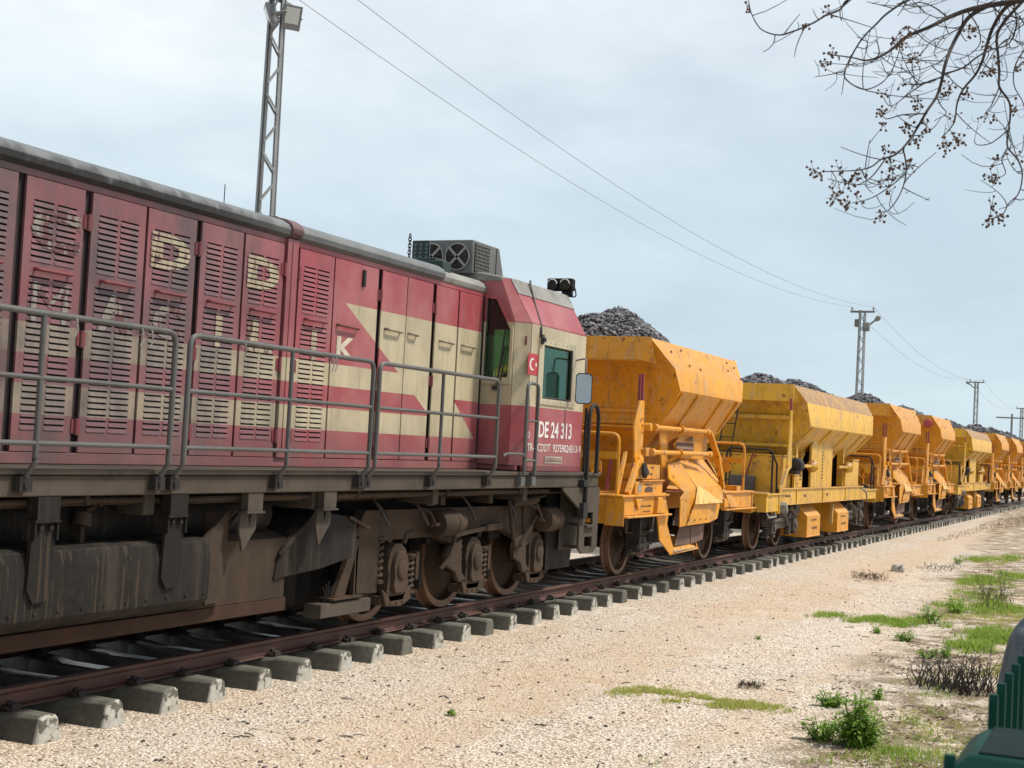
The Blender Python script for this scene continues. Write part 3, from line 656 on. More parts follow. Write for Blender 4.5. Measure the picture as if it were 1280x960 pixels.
# mirror
mm = MB(); mm.tube(rounded([(15.80, -1.42, 2.88), (15.72, -1.56, 2.90), (15.68, -1.62, 2.90), (15.66, -1.63, 2.70)], .05), .011, 8); ma = mm.build('mirror_arm', M['greymetal'], cab)
mm = MB(); w2, h2 = .10, .185; oct_ = [(-w2+.03, -h2), (w2-.03, -h2), (w2, -h2+.03), (w2, h2-.03), (w2-.03, h2), (-w2+.03, h2), (-w2, h2-.03), (-w2, -h2+.03)]
mc = V3(15.64, -1.62, 2.54); ex = V3(.42, -.91, 0).normalized(); ny = V3(-.91, -.42, 0).normalized()
mm.loft([[mc+ex*u+V3(0, 0, w)-ny*.035 for u, w in [(a*.8, b*.88) for a, b in oct_]], [mc+ex*u+V3(0, 0, w) for u, w in oct_], [mc+ex*u+V3(0, 0, w)+ny*.012 for u, w in oct_]]); mh = mm.build('mirror_housing', M['rubber'], ma)
mm = MB(); mm.plate([mc+ex*u*.9+V3(0, 0, w*.93)+ny*.0135 for u, w in oct_], .002); mm.build('mirror_glass', M['mirrorglass'], mh)
# air conditioner on the cab roof: back plate with two fan openings, grille on the side
ax0, ax1, ay0, ay1, az0, az1 = 14.20, 14.98, -.76, .02, 3.74, 4.125
m = MB(); m.loft([[V3(ax0, ay0, az0), V3(ax1+.06, ay0, az0), V3(ax1+.06, ay1, az0), V3(ax0, ay1, az0)], [V3(ax0, ay0, az1), V3(ax1-.12, ay0, az1), V3(ax1-.12, ay1, az1), V3(ax0, ay1, az1)]])
ac = m.build('air_conditioner', M['acgrey'], loco, bevel=.012)
m = MB(); m.plate([V3(ax1-.11, ay0-.005, az1-.01), V3(ax1+.065, ay0-.005, az0+.01), V3(ax1-.16, ay0-.005, az0+.01), V3(ax1-.16, ay0-.005, az1-.01)], .012); m.build('end_cover', M['acgrey'], ac)
for yc in (-.57, -.24):
    m = MB(); n = 28; pt = [V3(ax0-.006, yc+.15*math.cos(2*math.pi*i/n), 3.93+.15*math.sin(2*math.pi*i/n)) for i in range(n)]; m.plate(pt, .01); fo = m.build('fan_opening', M['slot'], ac)
    m = MB()
    for a in (45, 135):
        d = V3(0, math.cos(R_(a)), math.sin(R_(a)))*.155; c = V3(ax0-.016, yc, 3.93); m.obox(c-d, c+d, .012, .028)
    m.tube([V3(ax0-.014, yc+.152*math.cos(2*math.pi*i/n), 3.93+.152*math.sin(2*math.pi*i/n)) for i in range(n+1)], .009, 6); m.build('fan_guard', M['greymetal'], fo)
    m = MB()
    for i in range(5):
        a = 2*math.pi*i/5; c = V3(ax0-.0125, yc, 3.93); u = V3(0, math.cos(a), math.sin(a)); w = V3(0, -math.sin(a), math.cos(a)); m.plate([c+u*.03, c+u*.13+w*.02, c+u*.135+w*.08, c+u*.05+w*.03], .003)
    m.build('fan_blade', M['darksteel'], fo)
m = MB(); m.box(ax0+.05, ax0+.42, ay0-.006, ay0-.001, az0+.03, az1-.03); gr_ = m.build('side_grille', M['slot'], ac)
m = MB()
for i in range(11):
    x = ax0+.055+i*.036; m.box(x, x+.012, ay0-.013, ay0-.0065, az0+.03, az1-.03)
for i in range(8):
    z = az0+.05+i*.041; m.box(ax0+.05, ax0+.43, ay0-.0165, ay0-.0135, z, z+.011)
m.build('grille_bars', M['acgrey'], gr_)
M['dkgreen'] = paint('dark_green_paint', (.005, .030, .026), .55, amt=.3)
m = MB(); pa = [V3(13.62, -.30, 3.76), V3(13.62, -.52, 3.76), V3(13.62, -.52, 4.03), V3(13.62, -.30, 4.03)]; m.plate(pa, .02); m.box(13.36, 13.62, -.74, -.46, 3.70, 3.80); m.box(13.3, 13.5, -.86, -.62, 3.64, 3.76)
gb = m.build('green_roof_bracket', M['dkgreen'], loco, bevel=.01)
m = MB()
for i in range(3):
    for j in range(5): m.lathe([(0, .017), (.004, .017)], (13.606, -.345-i*.07, 3.80+j*.045), (-1, 0, 0), 8)
m.build('bracket_holes', M['roof'], gb)
m = MB()
for i in range(9):
    c = V3(13.60, -.275, 4.08-i*.037); m.tube([c+V3(.0 if i % 2 else .018*math.cos(a), .018*math.cos(a) if i % 2 else 0, .026*math.sin(a)) for a in [2*math.pi*k/10 for k in range(11)]], .006, 5)
m.build('chain', M['darksteel'], gb)
# twin lamps on the front edge of the cab roof
m = MB(); c = atx(699, 356, 16.10); m.box(c.x, c.x+.13, c.y-.17, c.y+.17, c.z-.07, c.z+.085); m.box(c.x+.02, c.x+.1, c.y-.16, c.y-.02, 3.70, c.z-.07); hl = m.build('headlight_housing', M['black'], cab, bevel=.02)
for k in (-.085, .085):
    m = MB(); m.lathe([(0, .07), (.025, .068), (.03, .055), (.012, .045)], (c.x-.001, c.y+k, c.z+.005), (-1, 0, 0), 20); h = m.build('headlight', M['darksteel'], hl)
    m = MB(); m.tube([V3(c.x-.03, c.y+k+.062*math.cos(a), c.z+.005+.062*math.sin(a)) for a in [R_(20+i*14) for i in range(12)]], .007, 6); m.build('lamp_ring', M['white_letter'], h)
m = MB(); m.tube(rounded([(c.x, c.y-.15, c.z), (c.x-.02, c.y-.22, c.z-.03), (c.x, c.y-.24, c.z-.15), (c.x+.05, c.y-.15, 3.70)], .06), .008, 6); m.build('lamp_cable', M['darksteel'], hl)

# ---- railings on the walkway
YR = -1.565
def rail_x(px, py): return at(px, py, YR).x
def railing(x0, x1, mids, name='handrail', sg=-1):
    y = sg*abs(YR); zt, zm, zl = 2.495, 2.095, 1.69
    m = MB(); m.tube(rounded([(x0, y, 1.58), (x0, y, zt), (x1, y, zt), (x1, y, 1.58)], .09), .0205, 10)
    h = m.build(name, M['handrail'], loco)
    m = MB()
    for z in (zm, zl): m.cyl((x0, y, z), (x1, y, z), .0165, 8)
    m.build('rail_bar', M['handrail'], h)
    for x in [x0, x1]+mids:
        m = MB()
        if x in mids: m.cyl((x, y, 1.58), (x, y, zt), .018, 8)
        m.tube(rounded([(x, y, 1.60), (x, y, 1.57), (x, sg*1.49, 1.47), (x, sg*1.49, 1.38)], .05), .018, 8)
        m.build('stanchion', M['handrail'], h)
        m = MB(); m.box(x-.06, x+.045, sg*1.452, sg*1.515, 1.385, 1.48); m.cyl((x-.015, sg*1.515, 1.43), (x-.015, sg*1.53, 1.43), .02, 8); m.build('stanchion_bracket', M['darksteel'], h)
for sg in (-1, 1):
    railing(5.0, rail_x(217, 470), [rail_x(50, 480)], sg=sg)
    railing(rail_x(235, 480), rail_x(465, 500), [rail_x(362, 510)], sg=sg)
    railing(rail_x(473, 500), rail_x(622, 520), [rail_x(552, 520)], sg=sg)
    railing(1.6, 4.8, [3.2], sg=sg)
M['tie'] = paint('pale_cord', (.35, .33, .30), .8)
for px, py in ((93, 402), (175, 414), (187, 416), (304, 432), (414, 450), (418, 450)):
    p = at(px, py, YR); m = MB(); m.tube([p+V3(0, -.02, .0), p+V3(.012, -.025, -.05), p+V3(-.01, -.02, -.10)], .005, 5); m.tube([p+V3(0, 0, .021)+V3(0, .026*math.cos(a), .026*math.sin(a)-.022) for a in [R_(30*i) for i in range(13)]], .005, 5); m.build('cord_tie', M['tie'], loco)
# small hoop by the cab door, hoop and steps at the end
for sg in (-1, 1):
    m = MB(); a, b = 14.22, 14.52; y = sg*1.52; m.tube(rounded([(a, y, 1.5), (a, y, 2.52), (b, y, 2.52), (b, y, 1.5)], .09), .02, 10); m.tube(rounded([(b, y, 1.6), (b, sg*1.49, 1.5), (b, sg*1.49, 1.38)], .03), .018, 8)
    for z in (2.10, 1.66): m.cyl((a, y, z), (b, y, z), .014, 8)
    m.box(a-.06, a+.05, sg*1.452, sg*1.52, 1.385, 1.48); m.box(b-.06, b+.05, sg*1.452, sg*1.52, 1.385, 1.48); m.build('cab_handrail', M['handrail'], loco)
    m = MB(); m.tube(rounded([(13.62, sg*1.54, 1.70), (13.7, sg*1.54, 1.73), (14.15, sg*1.54, 1.73), (14.22, sg*1.53, 1.68)], .03), .014, 8); m.build('step_bar', M['handrail'], loco)
    m = MB(); y = sg*1.50; a, b = 16.18, 16.50; m.tube([V3(a, y, 1.0)]+[V3(a, y, 2.20)]+[V3((a+b)/2-(b-a)/2*math.cos(R_(t)), y, 2.20+.17*math.sin(R_(t))) for t in range(15, 180, 15)]+[V3(b, y, 2.20), V3(b, y, 1.52)], .026, 10)
    m.cyl((a+.14, sg*1.40, 1.52), (a+.14, sg*1.40, 2.33), .02, 8); m.box(a-.14, a+.02, y-.03, y+.05, 1.36, 1.44); m.box(a-.12, a+.02, y-.03, y+.05, .97, 1.16); m.build('end_handrail', M['darksteel'], loco)
    y = sg*1.462
    m = MB(); outer = [V3(15.50, y, 1.346), V3(15.52, y, 1.315), V3(16.06, y, 1.085), V3(16.09, y, .58), V3(16.18, y, .535), V3(16.58, y, .53), V3(16.70, y, .60), V3(16.72, y, 1.346)]
    m.holed(outer, [V3(16.26, y, .88), V3(16.52, y, .88), V3(16.52, y, 1.03), V3(16.26, y, 1.03)], .03) if False else None
    # the step plate carries two foot openings, one over the other: built as bands round them
    def pl(p): m.plate([V3(a, y, b) for a, b in p], .03)
    pl([(15.50, 1.346), (15.52, 1.315), (16.06, 1.085), (16.07, 1.035), (16.71, 1.035), (16.72, 1.346)]); pl([(16.07, 1.033), (16.08, .88), (16.26, .88), (16.26, 1.033)]); pl([(16.52, 1.033), (16.52, .88), (16.71, .88), (16.71, 1.033)])
    pl([(16.08, .878), (16.085, .735), (16.705, .735), (16.71, .878)]); pl([(16.085, .733), (16.09, .60), (16.26, .60), (16.26, .733)]); pl([(16.52, .733), (16.52, .60), (16.70, .60), (16.705, .733)]); pl([(16.09, .598), (16.2, .53), (16.58, .53), (16.70, .598)])
    m.box(16.26, 16.52, sg*1.20, y-sg*.02, .865, .885); m.box(16.26, 16.52, sg*1.20, y-sg*.02, .585, .605); m.box(16.12, 16.70, sg*1.19, sg*1.2, .55, 1.34); m.box(16.24, 16.54, y-.01, y+sg*.06, .855, .88)
    m.build('step_plate', M['sill'], loco)
# couplers and buffers between locomotive and first wagon
for yb in (-.875, .875):
    m = MB(); m.lathe([(0, .12), (.25, .12), (.26, .09), (.52, .09), (.53, .21), (.57, .22), (.575, .1)], (16.74, yb, 1.06), (1, 0, 0), 20); m.build('buffer', M['darksteel'], loco)
m = MB(); m.box(16.74, 17.0, -.1, .1, .95, 1.12); m.tube([(17.0, 0, 1.03), (17.3, 0, .98), (17.6, 0, 1.02)], .035, 8); m.build('coupling_hook', M['darksteel'], loco)
# plough
m = MB()
for sg in (-1, 1): m.plate([V3(15.75, sg*1.16, 1.33), V3(16.62, sg*1.16, 1.33), V3(16.85, sg*1.1, .95), V3(17.05, sg*.9, .55), V3(16.65, sg*1.12, .32), V3(15.78, sg*1.16, .33)], .03)
m.plate([V3(16.65, -1.12, .32), V3(16.65, 1.12, .32), V3(17.05, .9, .55), V3(17.05, -.9, .55)], .03); m.build('snow_plough', M['black'], loco)

# ---- under the frame: fuel tank, air reservoir, hangers
def side_y(sg, pts): return [(sg*a, b) for a, b in pts]
m = MB(); m.prism([(-1.38, .99), (-1.405, .87), (-1.40, .56), (-1.37, .53), (-1.2, .455), (1.2, .455), (1.37, .53), (1.40, .56), (1.405, .87), (1.38, .99), (1.33, 1.01), (-1.33, 1.01)], 'x', 3.0, 8.76)
for sg in (-1, 1):
    for x in [3.2+.22*i for i in range(26)]: m.lathe([(0, .014), (.01, .012)], (x, sg*1.400, .60), (0, sg, 0), 6)
tank = m.build('fuel_tank', M['tank'], loco, bevel=.012)
m = MB(); m.box(2.9, 10.12, -1.2, -1.12, .335, .445); m.box(2.9, 10.12, 1.12, 1.2, .335, .445); m.box(2.9, 10.1, -1.11, 1.11, .36, .44); m.build('tank_beam', M['brownbar'], loco, bevel=.006)
for sg in (-1, 1):
    m = MB(); m.lathe([(0, .02), (.02, .12), (.07, .20), (7.2, .20), (7.28, .13), (7.3, .02)], (2.75, sg*.93, 1.155), (1, 0, 0), 24); m.build('air_reservoir', M['tank'], loco)
    m = MB(); m.plate([V3(8.80, sg*1.30, 1.0), V3(9.15, sg*1.25, 1.21), V3(9.15, sg*1.25, .50), V3(8.80, sg*1.33, .50)], .03); m.prism(side_y(sg, [(1.2, .45), (.7, .45), (.7, 1.1), (1.2, .95)]), 'x', 8.78, 10.08); m.build('tank_end_panel', M['grime'], loco)
    m = MB(); m.prism([(10.46, 1.17), (11.2, 1.09), (11.22, .74), (10.62, .655), (10.08, .62), (9.9, .60), (9.95, .82), (10.06, .93)], 'y', sg*1.22, sg*.75); m.plate([V3(9.92, sg*1.235, .83), V3(10.46, sg*1.235, 1.185), V3(10.50, sg*1.235, 1.16), V3(9.95, sg*1.235, .79)], .02); m.build('sand_box', M['tank'], loco, bevel=.01)
    for xh, tip in ((6.96, .67), (8.28, .67), (5.6, .67), (4.2, .67)):
        m = MB(); m.box(xh-.1, xh+.1, sg*1.372, sg*1.455, 1.19, 1.349); m.plate([V3(xh-.105, sg*1.412, 1.19), V3(xh+.1, sg*1.412, 1.19), V3(xh+.105, sg*1.412, .78), V3(xh+.05, sg*1.412, .68), V3(xh-.06, sg*1.412, .67), V3(xh-.12, sg*1.412, .76)], .025)
        m.box(xh-.12, xh+.11, sg*1.35, sg*1.46, 1.185, 1.2); m.box(xh-.11, xh-.095, sg*1.35, sg*1.45, 1.07, 1.19); m.box(xh+.09, xh+.105, sg*1.35, sg*1.45, 1.07, 1.19)
        for dx in (-.045, .045): m.lathe([(0, .022), (.02, .02)], (xh+dx, sg*1.428, 1.15), (0, sg, 0), 6)
        m.build('tank_hanger', M['tank'], loco)
    for xh in (9.25, 10.355):
        m = MB(); m.box(xh-.1, xh+.1, sg*1.372, sg*1.44, 1.205, 1.349); m.box(xh-.13, xh+.11, sg*1.34, sg*1.46, 1.19, 1.204); m.plate([V3(xh-.12, sg*1.38, 1.19), V3(xh-.02, sg*1.38, 1.19), V3(xh, sg*1.38, 1.08), V3(xh+.03, sg*1.38, 1.19), V3(xh+.1, sg*1.38, 1.19), V3(xh+.09, sg*1.38, 1.06), V3(xh-.07, sg*1.38, .89), V3(xh-.13, sg*1.38, 1.06)], .02)
        m.build('frame_bracket', M['sill'], loco)
    m = MB(); m.lathe([(0, .07), (.09, .06), (.1, .03)], (7.55, sg*1.2, 1.13), (.2, 0, 1), 14); m.tube([(7.58, sg*1.2, 1.22), (7.72, sg*1.18, 1.27), (7.76, sg*1.15, 1.36)], .02, 8); m.box(7.53, 7.57, sg*1.18, sg*1.22, 1.0, 1.13); m.build('filler_cap', M['grime'], loco)
    m = MB(); p = at(262, 644, -1.12); m.box(p.x-.08, p.x+.06, sg*1.135, sg*1.10, p.z-.025, p.z+.025); m.build('reservoir_plate', M['brownbar'], loco)
    m = MB(); p = at(230, 630, -1.12); m.tube([(8.45, sg*1.15, 1.36), (8.50, sg*1.2, 1.2), (8.42, sg*1.25, 1.1)], .022, 8); m.build('brake_hose', M['rubber'], loco); m = MB(); m.tube([(9.45, sg*1.15, 1.36), (9.42, sg*1.2, 1.2), (9.2, sg*1.25, 1.1)], .02, 8); m.build('brake_hose', M['rubber'], loco)

# pipes, conduits and bolts below the sill
for sg in (-1, 1):
    for y_, z_, r_, xa, xb in ((1.33, 1.315, .022, 3.0, 15.4), (1.27, 1.29, .016, 3.0, 16.0), (1.02, 1.30, .03, 10.3, 16.2), (.9, 1.24, .022, 10.3, 16.2)):
        m = MB(); pts = [V3(xa+(xb-xa)*i/14, sg*(y_+.008*math.sin(i*2.1)), z_-.012*abs(math.sin(i*1.3))) for i in range(15)]; m.tube(pts, r_, 8)
        for i in range(1, 14, 2): m.box(pts[i].x-.02, pts[i].x+.02, pts[i].y-r_-.008, pts[i].y+r_+.008, pts[i].z-r_-.006, pts[i].z+.05)
        m.build('air_pipe', M['grime'], loco)
    for x, z0 in ((11.6, 1.2), (12.4, 1.18), (13.5, 1.2), (14.6, 1.2), (15.3, 1.2)):
        m = MB(); q0 = random.Random(int(x*10)); m.tube(rounded([(x, sg*1.05, z0+.12), (x+.03, sg*1.2, z0-.02), (x+.12+q0.random()*.1, sg*1.22, z0-.22), (x+.25, sg*1.15, z0-.12), (x+.3, sg*1.02, z0+.02)], .12), .016, 7); m.build('air_hose', M['rubber'], loco)
# ---- bogies
def bogie(xc, flip=1):
    """three axles, 1.7 m apart; the reference bogie stands under the cab (axles 12.2, 13.9, 15.6)"""
    f = lambda x: xc+flip*(x-13.9)
    m = MB()
    m.box(f(11.7), f(16.1), -.6, -.35, .7, 1.0); m.box(f(11.7), f(16.1), .35, .6, .7, 1.0); m.box(f(13.0), f(13.3), -1.0, 1.0, .75, 1.05); m.box(f(14.5), f(14.8), -1.0, 1.0, .75, 1.05)
    m.box(f(10.15), f(11.7), -.78, .78, .28, 1.1); b = m.build('bogie', M['black'], loco)  # the black end box is added to close a bright gap past the tank
    for sg in (-1, 1):
        m = MB(); yo, yi = sg*1.10, sg*.98
        m.prism([(f(x), z) for x, z in ((11.40, .97), (11.55, 1.14), (16.12, 1.12), (16.15, .74), (15.98, .74), (15.98, .86), (13.2, .84), (11.86, .84), (11.84, .34), (11.42, .36))], 'y', yi, yo)
        for x in (13.05, 14.75): m.prism([(f(x-.1), .86), (f(x+.55), .86), (f(x+.5), .78), (f(x+.38), .72), (f(x+.1), .80)], 'y', yi, yo+sg*.012)
        for x in (13.32, 15.02): m.prism([(f(x-.14), .63), (f(x-.08), .73), (f(x+.22), .80), (f(x+.26), .44), (f(x+.36), .36), (f(x+.2), .33), (f(x+.1), .45), (f(x-.1), .52)], 'y', sg*1.14, sg*1.09)
        m.prism([(f(15.15), 1.16), (f(15.55), 1.15), (f(15.45), .70), (f(15.22), .62)], 'y', sg*1.13, sg*1.08)
        m.plate([V3(f(11.02), sg*1.25, 1.10), V3(f(11.40), sg*1.25, .98), V3(f(11.62), sg*1.0, 1.0), V3(f(11.25), sg*1.0, 1.12)], .03)
        sf = m.build('side_frame', M['grime'], b, bevel=.008)
        for i, xa in enumerate((12.2, 13.9, 15.6)):
            # axle box
            m = MB(); o = [(-.20, .34), (-.13, .24), (.13, .24), (.20, .34), (.17, .50), (.20, .60), (.15, .74), (.05, .80), (-.08, .80), (-.16, .72), (-.20, .60), (-.17, .48)]
            m.prism([(f(xa)+u, w) for u, w in o], 'y', sg*.93, sg*1.12); m.prism([(f(xa)+u*.72, .54+(w-.54)*.72) for u, w in o], 'y', sg*1.12, sg*1.165)
            m.lathe([(0, .10), (.02, .09), (.03, .05)], (f(xa), sg*1.166, .55), (0, sg, 0), 14); m.box(f(xa)-.26, f(xa)+.26, sg*.95, sg*1.08, .21, .30); m.prism([(f(xa)-.3, .38), (f(xa)-.2, .20), (f(xa)+.1, .18), (f(xa)+.30, .24), (f(xa)+.28, .36), (f(xa)+.1, .3), (f(xa)-.15, .3)], 'y', sg*1.085, sg*1.12)
            for u in (-.12, 0, .12): m.lathe([(0, .018), (.012, .014)], (f(xa)+u, sg*1.121, .225), (0, sg, 0), 6)
            ab = m.build('axle_box', M['grime'], b, bevel=.012)
            for u, za, zb in ((-.33, .46, .85), (.31, .32, .66)):
                m = MB(); tn = 6; pts = [V3(f(xa)+flip*u+.062*math.cos(2*math.pi*t/10), sg*1.05+.062*math.sin(2*math.pi*t/10), za+(zb-za)*t/(10*tn)) for t in range(10*tn+1)]
                m.tube(pts, .019, 6); m.cyl((f(xa)+flip*u, sg*1.05, za-.03), (f(xa)+flip*u, sg*1.05, za), .085, 12); m.cyl((f(xa)+flip*u, sg*1.05, zb), (f(xa)+flip*u, sg*1.05, zb+.025), .085, 12); m.cyl((f(xa)+flip*u, sg*1.05, za), (f(xa)+flip*u, sg*1.05, zb), .03, 8)
                m.build('coil_spring', M['grime'], b)
            m = MB(); m.box(f(xa)+flip*.44-.03, f(xa)+flip*.44+.03, sg*1.0, sg*1.1, .42, .70); m.tube([(f(xa)+flip*.12, sg*1.1, .80), (f(xa)+flip*.16, sg*1.1, .88), (f(xa)+flip*.3, sg*1.1, .9)], .03, 8); m.build('damper', M['grime'], b)
            # wheel
            m = MB(); yw = sg*.70
            m.lathe([(-.085, .50), (-.075, .565), (-.05, .583), (-.035, .56), (-.02, .552), (.065, .545), (.07, .52), (.06, .475), (-.08, .475)], (f(xa), yw, .552), (0, sg, 0), 40, ring=True); wh = m.build('wheel', M['wheelrim'], b)
            m = MB(); m.lathe([(-.06, .48), (-.03, .476), (-.02, .40), (-.01, .22), (.03, .16), (.09, .15), (.1, .05)], (f(xa), yw, .552), (0, sg, 0), 32); m.build('wheel_web', M['wheelweb'], wh)
            m = MB(); m.prism([(f(xa)-flip*(.56+.02), .25), (f(xa)-flip*(.56+.08), .25), (f(xa)-flip*.68, .75), (f(xa)-flip*.62, .75)], 'y', sg*.68, sg*.80); m.build('brake_shoe', M['darksteel'], b)
        for x0, x1, z, r in ((12.80, 13.32, .985, .135), (15.55, 15.98, .955, .15)):
            m = MB(); L = x1-x0; m.lathe([(0, .05), (.005, r*.92), (.03, r), (L*.55, r), (L*.57, r*1.07), (L*.63, r*1.07), (L*.66, r*.98), (L*.95, r*.9), (L, r*.5)], (f(x0), sg*1.20, z), (flip, 0, 0), 24)
            m.cyl((f(x0-.13), sg*1.2, z), (f(x0), sg*1.2, z), .032, 10); bc = m.build('brake_cylinder', M['grime'], b)
            m = MB(); m.tube(rounded([(f(x0-.02), sg*1.25, z+.0), (f(x0-.15), sg*1.28, z-.02), (f(x0-.25), sg*1.26, z+.14), (f(x0-.38), sg*1.18, z+.17)], .08), .014, 8); m.build('brake_pipe', M['brownbar'], bc)
        m = MB(); m.obox((f(13.25), sg*1.17, .845), (f(14.1), sg*1.17, .90), .03, .045); m.obox((f(14.05), sg*1.17, .90), (f(14.45), sg*1.17, .915), .05, .07); m.tube([(f(13.3), sg*1.18, .86), (f(13.2), sg*1.18, .62), (f(13.05), sg*1.15, .5)], .022, 8); m.tube([(f(14.6), sg*1.19, 1.2), (f(14.78), sg*1.19, .72), (f(14.95), sg*1.15, .62)], .025, 8); m.obox((f(15.0), sg*1.18, .66), (f(15.42), sg*1.18, 1.0), .03, .03); m.tube([(f(14.65), sg*1.2, 1.17), (f(15.2), sg*1.2, 1.18), (f(15.35), sg*1.2, 1.2)], .05, 10); m.tube([(f(15.3), sg*1.2, 1.2), (f(15.6), sg*1.2, 1.24), (f(15.95), sg*1.1, 1.3)], .018, 8); m.build('brake_rigging', M['grime'], b)
        m = MB(); m.prism([(f(11.34), .88), (f(11.44), .88), (f(11.2), .34), (f(11.02), .34)], 'y', sg*1.12, sg*1.07); m.box(f(11.40), f(11.45), sg*1.1, sg*1.05, .34, .9); m.box(f(10.98), f(11.5), sg*1.15, sg*.95, .34, .355); m.build('guard_iron', M['grime'], b)
        m = MB(); m.box(f(10.80), f(11.68), sg*1.13, sg*.95, .19, .315); m.box(f(11.0), f(11.5), sg*1.1, sg*1.0, .315, .34); m.build('rail_guard_block', M['sill'], b, bevel=.006)
        m = MB()
        for k in range(5): m.tube([(f(10.95+k*.02), sg*1.06, .33), (f(10.93+k*.03), sg*1.08, .42+.02*(k % 2)), (f(10.88+k*.05), sg*1.09, .46+.03*(k % 3))], .006, 5)
        m.build('loose_cable', M['darksteel'], b)
        for xa_, xb_ in ((14.0, 14.1), (12.55, 12.75), (12.85, 12.95)): m = MB(); m.box(f(xa_), f(xb_), sg*1.22, sg*1.0, 1.17, 1.34); m.build('frame_stop', M['grime'], b)
    for xa in (12.2, 13.9, 15.6): m = MB(); m.cyl((f(xa), -.9, .552), (f(xa), .9, .552), .09, 14); m.box(f(xa)-.3, f(xa)+.55, -.45, .45, .3, .75); m.build('traction_motor', M['black'], b)
bogie(13.9, 1); bogie(1.3, -1)
ORG = Vector((0, 0, 0))
# ------------------------------------------------------------------ ballast wagons
def wagon_paint(name, base, w2=(.62, .30, .06), stain=None):
    s = NT(name, .48)
    b1 = s.noise(.9, 4, .6); b2 = s.noise(4, 5, .65, (3, 3, 1)); fine = s.noise(20, 4, .65); st = s.noise((5, 5, .6), 4, .6, (1, 4, 0))
    c = s.mix(s.smooth(b1, .35, .7), base, w2)
    c = s.mix(s.op('MULTIPLY', s.smooth(s.noise((.11, .02, .02), 2, .5, (4, 0, 0)), .4, .65), .30), c, (.50, .24, .03))
    c = s.mix(s.op('MULTIPLY', s.smooth(b2, .48, .72), .55), c, (.36, .165, .03))
    rr_ = s.noise((14, 14, .9), 5, .7, (2, 7, 0)); c = s.mix(s.op('MULTIPLY', s.smooth(rr_, .57, .68), .55), c, (.16, .065, .03))
    c = s.mix(s.op('MULTIPLY', s.smooth(st, .5, .75), .38 if stain is None else .6), c, (.20, .11, .04) if stain is None else (.23, .14, .02))
    sc_ = s.smooth(s.op('ADD', s.noise((9, 9, 3), 5, .7, (6, 1, 8)), s.op('MULTIPLY', fine, .12)), .60, .66); c = s.mix(s.op('MULTIPLY', sc_, .4), c, (.45, .31, .19))
    up = s.n('ShaderNodeSeparateXYZ'); s.L(s.geo.outputs['True Normal'], up.inputs[0])
    dust = s.AND(s.smooth(up.outputs[2], .15, .6), s.smooth(s.op('ADD', s.op('MULTIPLY', b2, .7), s.op('MULTIPLY', fine, .35)), .40 if stain is None else .22, .62))
    c = s.mix(s.op('MULTIPLY', dust, .28 if stain is None else .92), c, stain or (.40, .27, .17))
    rust = s.smooth(s.op('ADD', s.noise(6, 6, .7, (9, 4, 2)), s.op('MULTIPLY', fine, .1)), .66, .70); c = s.mix(s.op('MULTIPLY', rust, .85), c, (.12, .05, .03))
    s.bump(s.op('ADD', s.op('MULTIPLY', s.noise(2.2, 2, .5, (7, 7, 1)), 2.2), s.op('ADD', b2, s.op('MULTIPLY', fine, .2))), .30, .03); return s.col(c)
M['orange'] = wagon_paint('orange_yellow_wagon_paint', (.71, .295, .006), (.62, .27, .015))
M['yellow'] = wagon_paint('pale_yellow_wagon_paint', (.72, .405, .025), (.62, .35, .035), stain=(.27, .15, .09))
M['brightslide'] = paint('pale_worn_yellow', (.68, .44, .13), .5, amt=.15, streak=.2)
M['scraped'] = paint('scraped_grey_steel', (.26, .22, .19), .45, dirt=(.14, .09, .06), amt=.3)
M['rustpanel'] = paint('brown_rubber_flap', (.17, .10, .07), .8, amt=.3)
M['redtip'] = paint('dull_red_lever_tip', (.26, .04, .05), .6, amt=.3)
M['bogiegrey'] = paint('dusty_running_gear', (.10, .082, .07), .75, dirt=(.05, .038, .03), amt=.5, rust=.2)
M['mark'] = paint('faded_black_marks', (.10, .06, .03), .7, amt=.2)
M['greybox'] = paint('grey_box_paint', (.09, .09, .095), .6)
M['paleplate'] = paint('pale_label_plate', (.42, .45, .44), .5)

def hopper(m, rings):
    """rings: (z, x0, x1, halfwidth, corner) from the rim down"""
    out = []
    for z, x0, x1, w, c in rings:
        out.append([V3(x0, -w+c, z), V3(x0+c*.0+0, -w+0, z) if c == 0 else V3(x0+c, -w, z), V3(x1-c, -w, z), V3(x1, -w+c, z), V3(x1, w-c, z), V3(x1-c, w, z), V3(x0+c, w, z), V3(x0, w-c, z)])
    return m.loft(out)
def marks(m, x0, x1, z0, z1, y, n, seed):
    q = random.Random(seed)
    for r in range(n):
        z = z1-(r+.5)*(z1-z0)/n; x = x0
        while x < x1-.02:
            w = q.uniform(.015, .05); m.box(x, min(x+w, x1), y-.0015, y, z-(z1-z0)/n*.3, z+(z1-z0)/n*.3); x += w+q.uniform(.012, .03)
def wagon_wheel(b, x, sg, n=32):
    m = MB(); m.lathe([(-.085, .42), (-.075, .475), (-.05, .492), (-.035, .468), (-.02, .462), (.05, .456), (.055, .44), (.045, .39), (-.08, .39)], (x, sg*.70, .46), (0, sg, 0), n, ring=True); w = m.build('wheel', M['wheelrim'], b)
    m = MB(); m.lathe([(-.06, .395), (-.03, .392), (-.015, .33), (-.005, .2), (.02, .13), (.08, .12), (.09, .04)], (x, sg*.70, .46), (0, sg, 0), n); m.build('wheel_web', M['wheelweb'], w)
